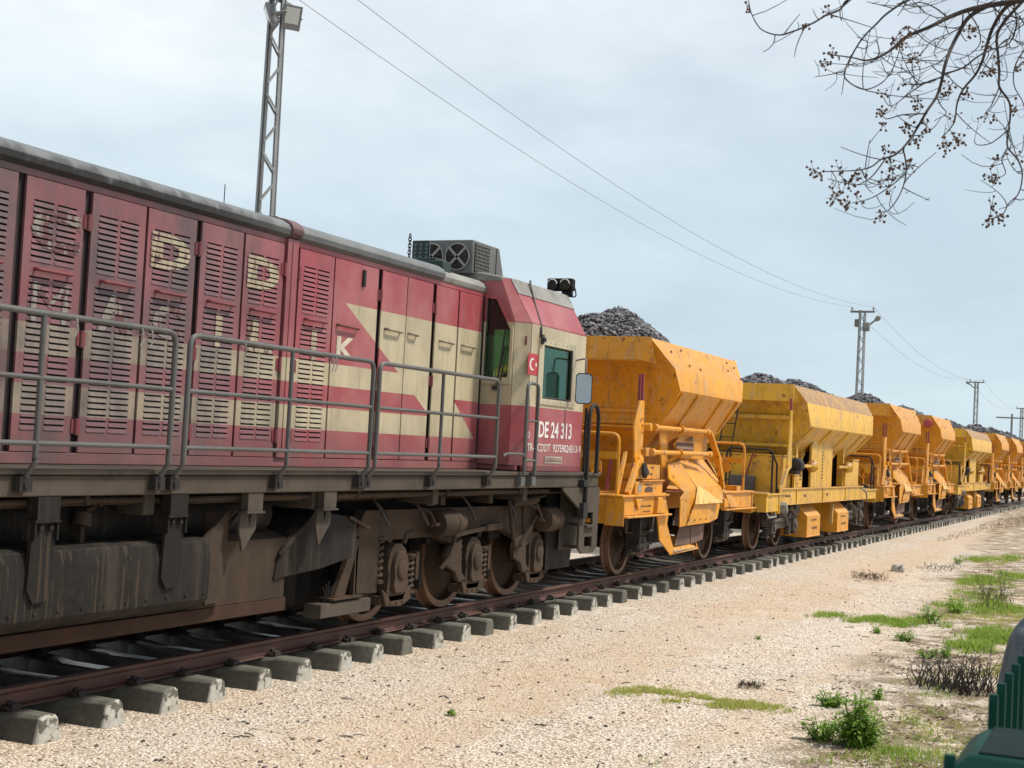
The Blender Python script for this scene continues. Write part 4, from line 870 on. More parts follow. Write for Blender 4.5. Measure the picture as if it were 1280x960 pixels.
def buffers(root, x, d):
    for yb in (-.875, .875):
        m = MB(); m.lathe([(0, .12), (.24, .12), (.25, .085), (.48, .085), (.49, .2), (.53, .21), (.535, .1)], (x, yb, 1.04), (d, 0, 0), 18); m.build('buffer', M['darksteel'], root)
    m = MB(); m.tube([(x, 0, 1.0), (x+d*.3, 0, .96), (x+d*.53, 0, .97)], .035, 8); m.box(x-.02, x+.02, -.15, .15, .9, 1.1); m.build('coupling', M['darksteel'], root)

def short_wagon():
    """two-axle ballast hopper with side discharge chutes; x counted from its front headstock"""
    root = empty('hopper_wagon', (18.0, 0, 0), 'first orange ballast hopper wagon coupled straight behind the locomotive cab', 'hopper wagon', 'loaded ballast wagons')
    O = M['orange']
    # frame
    m = MB()
    for sg in (-1, 1):
        m.box(.04, 1.95, sg*1.22, sg*1.30, .93, 1.19); m.box(4.95, 6.86, sg*1.22, sg*1.30, .93, 1.19); m.box(1.95, 4.95, sg*.55, sg*.70, .93, 1.19)
        m.prism([(.55, 1.16), (.85, 1.16), (.68, 1.0)], 'y', sg*1.301, sg*1.33); m.prism([(1.45, 1.17), (1.62, 1.17), (1.86, .94), (1.40, .94)], 'y', sg*1.301, sg*1.36); m.prism([(4.98, 1.1), (5.1, 1.1), (5.5, .95), (4.98, .95)], 'y', sg*1.301, sg*1.34)
        m.box(.06, 1.98, sg*1.302, sg*1.40, .905, .93); m.box(4.93, 6.84, sg*1.302, sg*1.40, .905, .93)
    m.box(0, .04, -1.32, 1.32, .82, 1.22); m.box(6.86, 6.90, -1.32, 1.32, .82, 1.22); m.box(.05, 6.85, -.55, -.35, .9, 1.18); m.box(.05, 6.85, .35, .55, .9, 1.18)
    fr = m.build('frame', O, root, bevel=.008, org=(0, 0, 0))
    m = MB(); m.box(-.02, 1.99, -1.34, 1.34, 1.19, 1.215); m.box(4.95, 6.92, -1.34, 1.34, 1.19, 1.215); m.build('end_platform', O, root, bevel=.004, org=(0, 0, 0))
    buffers(root, 0, -1); buffers(root, 6.9, 1)
    for yb, sg in ((-1.2, -1), (1.2, 1)):
        m = MB(); m.box(-.012, -.002, yb-.16, yb+.12, .80, 1.18); m.build('corner_plate', M['orange'], root, org=(0, 0, 0))
    # hopper body
    m = MB(); hopper(m, [(3.46, 1.15, 5.68, 1.22, 0), (3.05, 1.62, 5.36, 1.46, 0), (2.74, 1.80, 5.20, 1.50, 0), (2.19, 1.85, 4.98, 1.17, 0), (1.75, 2.3, 4.5, .72, 0), (1.15, 2.5, 4.3, .5, 0)])
    hb = m.build('hopper', O, root, bevel=.012, org=(0, 0, 0))
    for xe, d in ((1.13, -1), (5.70, 1)):
        m = MB(); m.loft([[V3(xe, -1.24, 3.475), V3(xe, 1.24, 3.475), V3(xe+.03, 1.24, 3.475), V3(xe+.03, -1.24, 3.475)], [V3(xe+d*.02, -1.07, 3.14), V3(xe+d*.02, 1.07, 3.14), V3(xe+d*.02+.03, 1.07, 3.14), V3(xe+d*.02+.03, -1.07, 3.14)]]) if d < 0 else m.box(xe-.02, xe+.01, -1.2, 1.2, 3.2, 3.475)
        for sg in (-1, 1):
            m.plate([V3(xe, sg*1.235, 3.47), V3(xe+d*.02, sg*1.07, 3.145), V3(xe-d*.40, sg*1.20, 3.10)], .02)
        m.box(xe-.01, xe+.02, -1.06, 1.06, 3.125, 3.139); m.build('rim_plate', O, hb, org=(0, 0, 0))
    for sg in (-1, 1):
        for x, w_ in ((2.72, .09), (4.05, .09), (1.9, .05), (4.92, .05)): m = MB(); m.obox((x, sg*1.50, 2.72), (x-.04, sg*1.185, 2.21), w_, .05, (0, sg, .6)); m.build('stiffening_rib', O, hb, org=(0, 0, 0))
    m = MB()
    for z in (2.9, 2.42, 2.25): m.box(1.80 if z < 2.8 else 1.70, 1.86, -1.0, 1.0, z-.025, z+.025)
    m.box(1.72, 1.8, -1.0, 1.0, 2.17, 2.20); m.build('end_wall_ribs', O, hb, org=(0, 0, 0))
    m = MB(); m.box(1.0+.105, 1.112, .10, .32, 2.98, 3.0); 
    for dx, t in ((.55, .35), (1.15, .2), (1.2, .75), (1.75, .8), (3.55, .55), (3.75, .2), (4.15, .8), (4.1, .35)):
        p = V3(1.3+dx*.97, -1.22-.24*t-.012, 3.46-.41*t+.002); m.lathe([(0, .022), (.008, .022)], p, (0, -.86, .5), 10)
    m.build('drain_holes', M['slot'], hb, org=(0, 0, 0), )
    # chute and lever gear, both sides mirrored
    def w(px, py, y): p = at(px, py, y); return V3(p.x-18, p.y, p.z)
    for sg in (-1, 1):
        def q(px, py, y):
            p = w(px, py, y); return V3(p.x, p.y if sg < 0 else -p.y, p.z)
        m = MB()
        m.plate([q(834, 580.5, -1.20), q(849, 576.5, -1.20), q(870, 611, -1.36), q(854, 615, -1.36), q(835, 598, -1.2)], .02)
        m.plate([q(856, 615, -1.38), q(869, 610, -1.38), q(868, 629, -1.38), q(859, 657, -1.38), q(849, 659, -1.38), q(850, 623, -1.38)], .02)
        ch = m.build('chute_cheek', O, root, org=(0, 0, 0), bevel=.004)
        m = MB()
        m.plate([q(849, 576.5, -1.15), q(878, 574, -.80), q(903, 607, -1.25), q(871, 611, -1.30)], .015); m.plate([q(871, 611, -1.31), q(903, 607, -1.26), q(901.5, 628, -1.33), q(869, 630, -1.36)], .015)
        m.plate([q(878, 574, -.78), q(884, 573, -.80), q(903.5, 606, -1.27), q(902, 628, -1.34), q(900, 610, -1.15)], .02)
        m.build('chute_tray', O, root, org=(0, 0, 0), bevel=.003)
        m = MB(); m.plate([q(872, 607, -1.32), q(896, 622, -1.30), q(904, 628.5, -1.45), q(869, 630.5, -1.47)], .012)
        for i in range(5):
            t = i/5+.1; a = q(872, 607, -1.325).lerp(q(896, 622, -1.305), t); b = q(869, 630.5, -1.475).lerp(q(904, 628.5, -1.455), t); m.obox(a, b, .006, .016)
        m.build('chute_lip', M['brightslide'], root, org=(0, 0, 0))
        m = MB(); m.plate([q(868, 631, -1.42), q(887, 630, -1.40), q(886, 653, -1.40), q(859, 657, -1.42)], .015); m.plate([q(887, 630, -1.39), q(900, 629, -1.30), q(896, 648, -1.30), q(886, 653, -1.39)], .015)
        for px in (858, 866, 873.5, 880): m.lathe([(0, .016), (.01, .016)], q(px+2, 651-.35*(px-858)*.3, -1.435), (0, sg, 0), 8, 1)
        m.build('chute_apron', [O, M['slot']], root, org=(0, 0, 0))
        m = MB(); m.plate([q(849, 659, -1.28), q(862, 658, -1.28), q(862, 680, -1.28), q(843, 682, -1.28)], .012); m.plate([q(863, 658, -1.28), q(880, 655, -1.28), q(878, 674, -1.28), q(863, 680, -1.28)], .012); m.build('rubber_flap', M['rustpanel'], root, org=(0, 0, 0))
        m = MB(); m.plate([q(820, 627, -1.30), q(832, 625, -1.30), q(835, 642, -1.30), q(833, 655, -1.30), q(842, 690, -1.30), q(838, 694, -1.30), q(824, 675, -1.30)], .02); m.plate([q(832, 668, -1.12), q(840, 693, -1.32), q(872, 686, -1.34), q(868, 676, -1.0)], .015); m.plate([q(872, 686, -1.345), q(866, 676, -1.1), q(868, 671, -1.2)], .015)
        m.build('spout', M['scraped'] if False else O, root, org=(0, 0, 0))
        m = MB(); m.plate([q(842, 684, -1.20), q(866, 678, -1.10), q(870, 684.5, -1.335), q(842, 690.5, -1.335)], .012); m.build('spout_floor', M['scraped'], root, org=(0, 0, 0))
        # control boxes and levers
        m = MB(); m.box(.86, 1.86, sg*.9, sg*1.22, 1.43, 1.64); cb = m.build('control_box', O, root, org=(0, 0, 0), bevel=.008)
        m = MB(); marks(m, 1.12, 1.3, 1.575, 1.615, -1.2205, 1, 3) if sg < 0 else None
        if sg < 0: marks(m, 1.42, 1.62, 1.575, 1.615, -1.2205, 1, 4); m.prism([(1.38, 1.50), (1.46, 1.52), (1.54, 1.50), (1.46, 1.48)], 'y', -1.2215, -1.2205); m.build('stencil', M['mark'], cb, org=(0, 0, 0), smooth=False)
        m = MB(); m.box(.75, 1.95, sg*.95, sg*1.24, 1.215, 1.395); lb = m.build('lower_box', O, root, org=(0, 0, 0), bevel=.008)
        m = MB(); m.box(.95, 1.95, sg*1.05, sg*1.27, 1.40, 1.42); m.box(.75, 1.97, sg*1.0, sg*1.29, 1.216, 1.23); m.build('box_flange', O, lb, org=(0, 0, 0))
        if sg < 0:
            m = MB(); m.box(.86, 1.0, -1.2445, -1.2415, 1.25, 1.36); m.build('label_plate', M['paleplate'], lb, org=(0, 0, 0))
            m = MB(); marks(m, 1.1, 1.5, 1.33, 1.37, -1.2405, 1, 8); m.prism([(1.15, 1.24), (1.5, 1.24), (1.5, 1.31), (1.3, 1.33), (1.15, 1.29)], 'y', -1.242, -1.2405); m.build('stencil', M['mark'], lb, org=(0, 0, 0), smooth=False)
            m = MB(); marks(m, .62, .95, 1.13, 1.17, -1.302, 1, 1); marks(m, .85, 1.3, 1.03, 1.07, -1.302, 1, 2); marks(m, .95, 1.25, .955, .995, -1.302, 1, 5); m.build('stencil', M['mark'], fr, org=(0, 0, 0), smooth=False)
            m = MB(); m.tube([V3(.95, -1.26, 1.66), V3(.98, -1.29, 1.5), V3(1.0, -1.28, 1.46)], [.02, .05, .035], 8); m.tube([V3(1.03, -1.26, 1.66), V3(1.06, -1.29, 1.52), V3(1.06, -1.28, 1.49)], [.02, .045, .03], 8); m.build('hanging_gloves', M['rubber'], root, org=(0, 0, 0))
        # lever posts with red tips
        m = MB(); y = sg*1.18
        m.plate([V3(.98, y, 2.55), V3(1.10, y, 2.55), V3(1.12, y, 2.0), V3(1.06, y, 1.62), V3(.86, y, 1.62), V3(.78, y, 1.75), V3(.72, y, 2.15), V3(.86, y, 2.42)], .03); m.plate([V3(1.12, y-sg*.09, 2.55), V3(1.19, y-sg*.09, 2.55), V3(1.24, y-sg*.09, 2.1), V3(1.12, y-sg*.09, 2.0)], .03); m.obox((.98, y+sg*.02, 1.75), (.42, y+sg*.06, 1.22), .07, .10); m.obox((.72, y-sg*.1, 1.8), (.3, y-sg*.05, 1.22), .05, .06)
        for z in (2.3, 2.2, 2.1, 1.85, 1.75): m.lathe([(0, .022), (.02, .016)], (1.05, y+sg*.016, z), (0, sg, 0), 6)
        m.lathe([(0, .09), (.05, .09), (.06, .03)], (.95, y+sg*.016, 1.68), (0, sg, 0), 14); m.cyl((1.2, y, 2.18), (1.2, y+sg*.1, 2.18), .06, 10); m.box(1.08, 1.28, y, y+sg*.08, 1.76, 1.88)
        lv = m.build('lever_post', O, root, org=(0, 0, 0), bevel=.005)
        m = MB(); m.obox((1.03, y, 2.55), (1.02, y, 2.93), .035, .04); m.obox((1.16, y-sg*.09, 2.55), (1.15, y-sg*.09, 2.93), .035, .04); m.build('lever_tip', M['redtip'], lv, org=(0, 0, 0))
        m = MB(); m.tube(rounded([V3(.72, y, 1.25), V3(.78, y, 1.63), V3(.95, y, 1.63), V3(.95, y, 1.58)], .03), .022, 8); m.obox((.55, y-sg*.3, 1.25), (.72, y-sg*.3, 1.78), .04, .04); m.build('red_lever', M['redtip'], root, org=(0, 0, 0))
        for z, xa, xb in ((2.18, 1.3, 4.02), (1.82, 1.22, 4.18)):
            m = MB(); m.cyl((xa, sg*1.28, z), (xb, sg*1.28, z+.01), .036, 10); m.cyl((xa, sg*1.28, z), (xa+.12, sg*1.28, z), .055, 10); m.cyl((xb-.1, sg*1.28, z), (xb, sg*1.28, z+.01), .055, 10); m.cyl((2.55, sg*1.28, z), (2.6, sg*1.28, z), .07, 10); m.obox((2.58, sg*1.28, z), (2.4, sg*1.0, z-.28), .03, .05); m.build('locking_shaft', O, root, org=(0, 0, 0))
        m = MB(); m.obox(q(886, 538, -1.15), q(899, 577, -1.22), .10, .05); m.obox(q(897, 572, -1.22), q(903, 610, -1.28), .10, .05); m.plate([q(823, 538, -1.1), q(834, 538, -1.1), q(833, 600, -1.1), q(828, 604, -1.1)], .03); m.plate([q(842, 556, -1.05), q(848, 546, -1.05), q(868, 546, -1.05), q(884, 548, -1.05), q(880, 575, -1.05), q(846, 572, -1.05)], .03); m.build('gate_arm', O, root, org=(0, 0, 0), bevel=.004)
        m = MB(); m.plate([q(845, 553, -1.12), q(866, 554, -1.12), q(867, 563, -1.2), q(845, 561, -1.2)], .02); m.plate([q(866, 546, -1.09), q(866, 552, -1.09), q(858, 550, -1.09)], .01); m.build('gate_flap', M['rustpanel'], root, org=(0, 0, 0))
        # running gear
        for xa in (1.54, 5.92):
            wagon_wheel(root, xa, sg)
            m = MB(); m.box(xa-.13, xa+.13, sg*.92, sg*1.12, .36, .58); m.lathe([(0, .1), (.04, .08)], (xa, sg*1.12, .47), (0, sg, 0), 14)
            m.prism([(xa-.5, .90), (xa-.38, .90), (xa-.17, .40), (xa-.24, .36)], 'y', sg*.99, sg*1.03); m.prism([(xa+.5, .90), (xa+.38, .90), (xa+.17, .40), (xa+.24, .36)], 'y', sg*.99, sg*1.03); m.box(xa-.26, xa+.26, sg*.98, sg*1.04, .33, .37)
            for k in range(6): m.obox((xa-.55+k*.07, sg*1.05, .66-k*.012), (xa+.55-k*.07, sg*1.05, .66-k*.012), .09, .011, (0, 0, 1))
            m.obox((xa-.55, sg*1.05, .66), (xa-.62, sg*1.05, .86), .03, .03); m.obox((xa+.55, sg*1.05, .66), (xa+.62, sg*1.05, .86), .03, .03); m.build('axle_guard', M['bogiegrey'], root, org=(0, 0, 0), bevel=.006)
            m = MB(); m.prism([(xa-.35, .88), (xa+.3, .88), (xa-.02, .68)], 'y', sg*1.14, sg*1.12); m.box(xa-.40, xa-.33, sg*1.0, sg*1.2, .42, .9); m.obox((xa-.45, sg*1.14, .46), (xa+.2, sg*1.14, .5), .1, .05); m.obox((xa+.32, sg*1.06, .9), (xa+.45, sg*1.02, .4), .08, .12); m.build('step_hanger', M['darksteel'], root, org=(0, 0, 0))
            m = MB(); m.cyl((xa+.35 if xa < 3 else xa-.55, sg*.72, .25), (xa+.42 if xa < 3 else xa-.48, sg*.72, .7), .07, 8); m.build('brake_block', M['darksteel'], root, org=(0, 0, 0))
    for xa in (1.54, 5.92): m = MB(); m.cyl((xa, -.8, .46), (xa, .8, .46), .08, 12); m.build('axle', M['wheelweb'], root, org=(0, 0, 0))
    m = MB(); m.box(2.3, 4.5, -.5, .5, .35, .9); m.tube([(.3, -.5, .75), (2.3, -.5, .7)], .05, 8); m.box(.5, .9, -.45, .1, .55, .88); m.build('brake_gear', M['black'], root, org=(0, 0, 0))
    # end railings
    for xe in (.05, 6.55):
        m = MB(); m.tube(rounded([(xe, -1.22, 1.2), (xe, -1.22, 2.05), (xe, 1.22, 2.05), (xe, 1.22, 1.2)], .12), .022, 10)
        er = m.build('end_railing', O, root, org=(0, 0, 0))
        m = MB(); m.box(xe-.02, xe+.02, -1.19, 1.19, 1.70, 1.80); m.cyl((xe, -.2, 1.2), (xe, -.2, 2.04), .018, 8); m.cyl((xe, .6, 1.2), (xe, .6, 2.04), .018, 8); m.lathe([(-.02, .09), (.02, .09)], (xe-.03, -.9, 1.62), (1, 0, 0), 16); m.build('rail_bar', O, er, org=(0, 0, 0))
    m = MB(); m.cyl((.3, -.75, 1.2), (.3, -.75, 1.55), .02, 8); m.tube([V3(.3, -.75+.13*math.cos(a), 1.55+.13*math.sin(a)) for a in [R_(20*i) for i in range(19)]], .014, 6); m.build('hand_wheel', O, root, org=(0, 0, 0))
    m = MB(); m.box(6.2, 6.5, -1.2, -1.0, 1.215, 1.30); m.plate([V3(5.1, -1.31, 1.18), V3(5.4, -1.31, 1.18), V3(5.9, -1.35, .95), V3(5.3, -1.35, .95)], .02); m.build('rear_fitting', O, root, org=(0, 0, 0))
    return root

def long_wagon():
    """bogie ballast wagon with a closed middle column and two house-shaped discharge boxes under each side sill"""
    root = empty('hopper_wagon', (25.95, 0, 0), 'pale yellow bogie hopper wagon with two house-shaped boxes under its sill, second in the train', 'hopper wagon', 'loaded ballast wagons')
    Yw = M['yellow']; L = 11.5
    m = MB()
    for sg in (-1, 1):
        m.box(.95, 9.6, sg*1.22, sg*1.30, .91, 1.24); m.box(.95, 9.6, sg*1.301, sg*1.33, 1.215, 1.24); m.box(.95, 9.6, sg*1.301, sg*1.33, .91, .925)
        for x in (2.4, 4.9, 7.4): m.box(x, x+.02, sg*1.301, sg*1.32, .926, 1.214)
        m.box(.02, .95, sg*1.2, sg*1.3, .80, 1.12); m.box(9.6, L-.02, sg*1.2, sg*1.3, .90, 1.12); m.box(.95, 1.02, sg*1.15, sg*1.32, .75, 1.3)
    m.box(0, .04, -1.3, 1.3, .80, 1.16); m.box(L-.04, L, -1.3, 1.3, .80, 1.16); m.box(.04, L-.04, -.4, .4, .88, 1.14)
    fr = m.build('frame', Yw, root, org=(0, 0, 0), bevel=.008)
    m = MB(); marks(m, 1.5, 1.9, 1.05, 1.12, -1.302, 1, 1); marks(m, 3.1, 3.3, 1.03, 1.12, -1.302, 1, 2); marks(m, 5.3, 5.5, 1.03, 1.13, -1.302, 1, 3); m.build('stencil', M['mark'], fr, org=(0, 0, 0), smooth=False)
    m = MB(); m.box(-.03, 1.6, -1.33, 1.33, 1.121, 1.15); m.box(9.7, L+.03, -1.33, 1.33, 1.121, 1.15); m.build('end_platform', Yw, root, org=(0, 0, 0))
    buffers(root, 0, -1); buffers(root, L, 1)
    m = MB(); hopper(m, [(3.31, 2.08, 9.92, 1.24, 0), (2.97, 2.36, 9.75, 1.46, 0), (2.50, 2.60, 9.55, 1.50, 0), (2.06, 2.75, 9.1, 1.12, 0), (1.55, 3.0, 8.6, .6, 0)])
    hb = m.build('hopper', Yw, root, org=(0, 0, 0), bevel=.012)
    for sg in (-1, 1):
        for x in (2.75, 4.6, 6.5, 8.2, 9.1): m = MB(); m.obox((x+.05, sg*1.50, 2.48), (x-.03, sg*1.14, 2.08), .09, .06, (0, sg, .6)); m.build('stiffening_rib', Yw, hb, org=(0, 0, 0))
    for xe, d in ((2.06, -1), (9.92, 1)):
        m = MB(); m.box(xe-.01, xe+.02, -1.245, 1.245, 2.98, 3.325)
        for sg in (-1, 1): m.plate([V3(xe, sg*1.24, 3.32), V3(xe, sg*1.1, 3.0), V3(xe-d*.3, sg*1.3, 2.97)], .02)
        m.build('rim_plate', Yw, hb, org=(0, 0, 0))
    m = MB(); m.box(2.40, 2.62, -1.15, 1.15, 2.62, 2.70); m.box(2.5, 2.66, -1.1, 1.1, 2.06, 2.12); marks(m, 0, .01, 0, .01, 0, 0, 0); m.build('end_wall_ribs', Yw, hb, org=(0, 0, 0))
    m = MB(); q = random.Random(4)
    for r in range(2):
        for k in range(7): m.box(2.385, 2.392, .95-k*.1, 1.02-k*.1, 2.80-r*.07, 2.84-r*.07)
    m.box(2.385, 2.392, .55, .85, 2.87, 2.93); m.build('stencil', M['mark'], hb, org=(0, 0, 0), smooth=False)
    # end cabinets
    for xa, xb in ((1.62, 2.75), (8.9, 9.7)):
        m = MB(); m.box(xa, xb, -1.16, 1.16, 1.151, 1.86); m.box(xa-.012, xa, -.4, -.38, 1.16, 1.85); m.box(xa-.012, xa, .4, .42, 1.16, 1.85); m.box(xa-.02, xb+.01, -1.18, 1.18, 1.861, 1.89); m.build('end_cabinet', Yw, root, org=(0, 0, 0), bevel=.008)
    m = MB(); m.box(1.42, 1.6, -.66, -.17, 1.16, 1.45); m.box(1.40, 1.419, -.55, -.3, 1.3, 1.36); m.build('equipment_box', M['greybox'], root, org=(0, 0, 0), bevel=.01)
    # column, panels and dark bays along each side
    for sg in (-1, 1):
        m = MB(); m.prism([(3.9, 1.24), (3.9, 2.14), (4.1, 2.22), (5.95, 2.22), (6.05, 2.1), (6.05, 1.24)], 'y', sg*1.20, sg*1.25); col = m.build('middle_column', Yw, root, org=(0, 0, 0), bevel=.006)
        m = MB()
        if sg < 0:
            for k in range(9): m.box(4.95, 5.08, -1.2515, -1.2505, 1.98-k*.07, 2.02-k*.07)
            m.build('stencil', M['mark'], col, org=(0, 0, 0), smooth=False)
        m = MB(); m.box(2.45, 3.15, sg*1.19, sg*1.24, 1.24, 1.56); m.box(2.72, 2.86, sg*1.05, sg*1.2, 1.56, 2.1); sp = m.build('side_panel', Yw, root, org=(0, 0, 0), bevel=.006)
        m = MB()
        if sg < 0: marks(m, 2.55, 2.65, 1.3, 1.5, -1.2415, 3, 3); marks(m, 2.9, 3.08, 1.38, 1.52, -1.2415, 2, 7); m.build('stencil', M['mark'], sp, org=(0, 0, 0), smooth=False)
        m = MB(); m.box(7.65, 8.7, sg*1.19, sg*1.24, 1.24, 1.58); m.box(7.55, 7.66, sg*1.05, sg*1.2, 1.24, 2.1); m.build('side_panel', Yw, root, org=(0, 0, 0), bevel=.006)
        m = MB(); m.box(2.8, 8.85, sg*.62, sg*.70, .95, 2.1); m.box(4.4, 4.45, sg*.7, sg*1.19, .95, 2.1); m.box(7.7, 7.75, sg*.7, sg*1.18, .95, 2.1); m.build('bay_back', M['black'], root, org=(0, 0, 0))  # black plates put the deep shade of the bays into the colour
        m = MB(); m.plate([V3(3.2, sg*1.1, 1.62), V3(3.8, sg*1.1, 2.0), V3(3.85, sg*1.1, 2.05), V3(3.85, sg*1.1, 1.92)], .03); m.build('bay_brace', Yw, root, org=(0, 0, 0)); m = MB(); m.plate([V3(6.15, sg*1.1, 1.62), V3(6.8, sg*1.1, 2.0), V3(6.85, sg*1.1, 2.05), V3(6.85, sg*1.1, 1.92)], .03); m.build('bay_brace', Yw, root, org=(0, 0, 0)); m = MB(); m.prism([(3.6, 1.24), (3.72, 1.24), (3.72, 2.1), (3.6, 2.1)], 'y', sg*1.0, sg*1.1); m.build('bay_brace', Yw, root, org=(0, 0, 0))
        for xa in (2.6, 6.4):
            m = MB(); m.cyl((xa, sg*1.32, 1.69), (xa+1.35, sg*1.32, 1.69), .035, 10); m.lathe([(0, .05), (.1, .13), (.35, .04)], (xa+1.0, sg*1.32, 1.69), (1, 0, 0), 14); m.build('locking_shaft', Yw, root, org=(0, 0, 0))
        m = MB(); m.lathe([(0, .06), (.05, .14), (.3, .15), (.34, .08)], (2.2, sg*1.28, 1.70), (1, 0, 0), 16); m.box(2.15, 2.5, sg*1.2, sg*1.35, 1.52, 1.60); m.build('cylinder_unit', M['darksteel'], root, org=(0, 0, 0))
        m = MB(); m.plate([V3(1.62, sg*1.30, 2.78), V3(1.72, sg*1.30, 2.78), V3(1.80, sg*1.30, 2.3), V3(1.85, sg*1.30, 1.66), V3(1.62, sg*1.30, 1.58), V3(1.50, sg*1.30, 1.70), V3(1.58, sg*1.30, 2.2)], .03); m.obox((1.62, sg*1.30, 1.68), (1.0, sg*1.30, 1.17), .05, .08); lv = m.build('lever_post', Yw, root, org=(0, 0, 0))
        m = MB(); m.obox((1.67, sg*1.30, 2.78), (1.64, sg*1.30, 3.02), .035, .07); m.build('lever_tip', M['redtip'], lv, org=(0, 0, 0))
        m = MB(); m.obox((1.56, sg*.6, 1.9), (1.56, sg*.5, 1.55), .03, .03); m.obox((1.56, sg*.5, 1.55), (1.56, sg*.42, 1.16), .03, .03); m.build('red_lever', M['redtip'], root, org=(0, 0, 0))
        for xa in (3.52, 6.65):
            m = MB(); prof = [(sg*.6, .20), (sg*1.30, .20), (sg*1.30, .64), (sg*1.06, .87), (sg*.6, .87)]; m.prism(prof, 'x', xa, xa+1.28); m.box(xa-.005, xa+1.285, sg*1.0, sg*1.306, .195, .225); bx = m.build('discharge_box', M['orange'], root, org=(0, 0, 0), bevel=.006)
            if sg < 0: m = MB(); marks(m, xa+.35, xa+.9, .52, .58, -1.301, 1, 5); marks(m, xa+.45, xa+1.0, .34, .42, -1.301, 1, 9); m.build('stencil', M['mark'], bx, org=(0, 0, 0), smooth=False)
        m = MB(); m.obox((6.5, sg*1.2, .85), (6.45, sg*1.2, .40), .05, .08); m.build('box_strut', M['brightslide'], root, org=(0, 0, 0))
        m = MB(); m.obox((1.05, sg*1.34, .95), (1.2, sg*1.34, .8), .18, .08); m.tube(rounded([(.2, sg*1.25, .82), (.2, sg*1.3, .7), (.8, sg*1.3, .7), (.8, sg*1.25, .82)], .04), .018, 8); m.tube(rounded([(9.3, sg*1.3, 1.2), (9.6, sg*1.4, 1.1), (9.7, sg*1.4, .85)], .2), .02, 8); m.build('side_fitting', M['greymetal'], root, org=(0, 0, 0))
    for sg in (-1, 1):
        for xc in (2.2, 9.45):
            m = MB(); m.prism([(xc-1.25, .62), (xc-.6, .78), (xc-.35, .62), (xc+.35, .62), (xc+.6, .78), (xc+1.25, .62), (xc+1.22, .48), (xc+.6, .55), (xc+.3, .42), (xc-.3, .42), (xc-.6, .55), (xc-1.22, .48)], 'y', sg*.97, sg*1.07); m.box(xc-.25, xc+.25, sg*.92, sg*1.12, .55, .74)
            bg_ = m.build('bogie', M['bogiegrey'], root, org=(0, 0, 0), bevel=.01)
            for xa in (xc-.91, xc+.91):
                wagon_wheel(bg_, xa, sg, 28)
                m = MB(); m.box(xa-.14, xa+.14, sg*.95, sg*1.15, .34, .60); m.lathe([(0, .09), (.04, .07)], (xa, sg*1.15, .47), (0, sg, 0), 12); m.prism([(xa-.42, .60), (xa+.42, .60), (xa+.3, .72), (xa-.3, .72)], 'y', sg*.98, sg*1.1); m.build('axle_box', M['bogiegrey'], bg_, org=(0, 0, 0), bevel=.01)
                for dx in (-.25, .25):
                    m = MB(); pts = [V3(xa+dx+.055*math.cos(2*math.pi*t/8), sg*1.04+.055*math.sin(2*math.pi*t/8), .30+.28*t/40) for t in range(41)]; m.tube(pts, .018, 5); m.box(xa+dx-.08, xa+dx+.08, sg*.97, sg*1.1, .27, .30); m.build('coil_spring', M['bogiegrey'], bg_, org=(0, 0, 0))
            m = MB(); m.obox((xc-1.25, sg*1.14, .60), (xc-.55, sg*1.14, .62), .12, .05); m.tube([(xc-.5, sg*1.1, .85), (xc-.1, sg*1.15, .7), (xc+.4, sg*1.1, .5)], .05, 6); m.tube([(xc+.5, sg*1.1, .85), (xc+.9, sg*1.12, .7), (xc+1.2, sg*1.1, .8)], .06, 6); m.box(xc+.9, xc+1.2, sg*.9, sg*1.15, .7, .88); m.build('brake_rigging', M['bogiegrey'], bg_, org=(0, 0, 0))
    m = MB(); m.box(1.0, 3.3, -.55, .55, .4, .88); m.box(8.4, 10.6, -.55, .55, .4, .88); m.box(3.3, 8.4, -.6, .6, .3, .9); m.build('underfloor_block', M['black'], root, org=(0, 0, 0))
    # black end railings and ladder
    for xe in (.55, L-.5):
        for ya, yb, top in ((-1.25, -.35, 1.98), (.3, 1.2, 1.98)):
            m = MB(); m.tube(rounded([(xe, ya, 1.15), (xe, ya, top), (xe, yb, top), (xe, yb, 1.15)], .12), .02, 8); er = m.build('end_railing', M['darksteel'], root, org=(0, 0, 0))
            m = MB(); m.tube([(xe, ya, 1.9), (xe+.35, ya, 1.7), (xe+.4, ya, 1.15)], .02, 8); m.build('railing_brace', M['darksteel'], er, org=(0, 0, 0))
    m = MB(); lx = 1.9
    for y in (-.13, .13): m.tube([(1.56, y, 1.2), (1.585, y, 1.9), (2.0, y, 2.80)], .014, 6)
    for x, z in ((1.565, 1.35), (1.575, 1.62), (1.60, 1.92), (1.72, 2.2), (1.85, 2.48), (1.97, 2.74)): m.cyl((x, -.13, z), (x, .13, z), .012, 6)
    m.build('ladder', M['darksteel'], root, org=(0, 0, 0))
    return root
sw = short_wagon(); lw = long_wagon()
TRAIN = [(38.3, 's', 'third ballast wagon in line, orange two-axle hopper next after the pale yellow bogie wagon'), (46.4, 's', 'fourth ballast wagon, orange hopper with a red tail disc hanging on its front corner'),
         (54.6, 'l', 'fifth wagon, far yellow bogie hopper with house-shaped boxes seen between two-axle hoppers'), (67.1, 's', 'sixth wagon, small distant two-axle hopper directly after the far bogie hopper'),
         (75.2, 's', 'seventh wagon, distant two-axle hopper near the right edge of the photo'), (83.3, 's', 'eighth wagon, farthest hopper just showing at the right edge'), ]
wag = [(18.0, 's', sw), (25.95, 'l', lw)]
for x, k, lab in TRAIN:
    c = copy_tree(sw if k == 's' else lw); c.location = (x, 0, 0); c['label'] = lab; wag.append((x, k, c))
    if x == 46.4: w4 = c
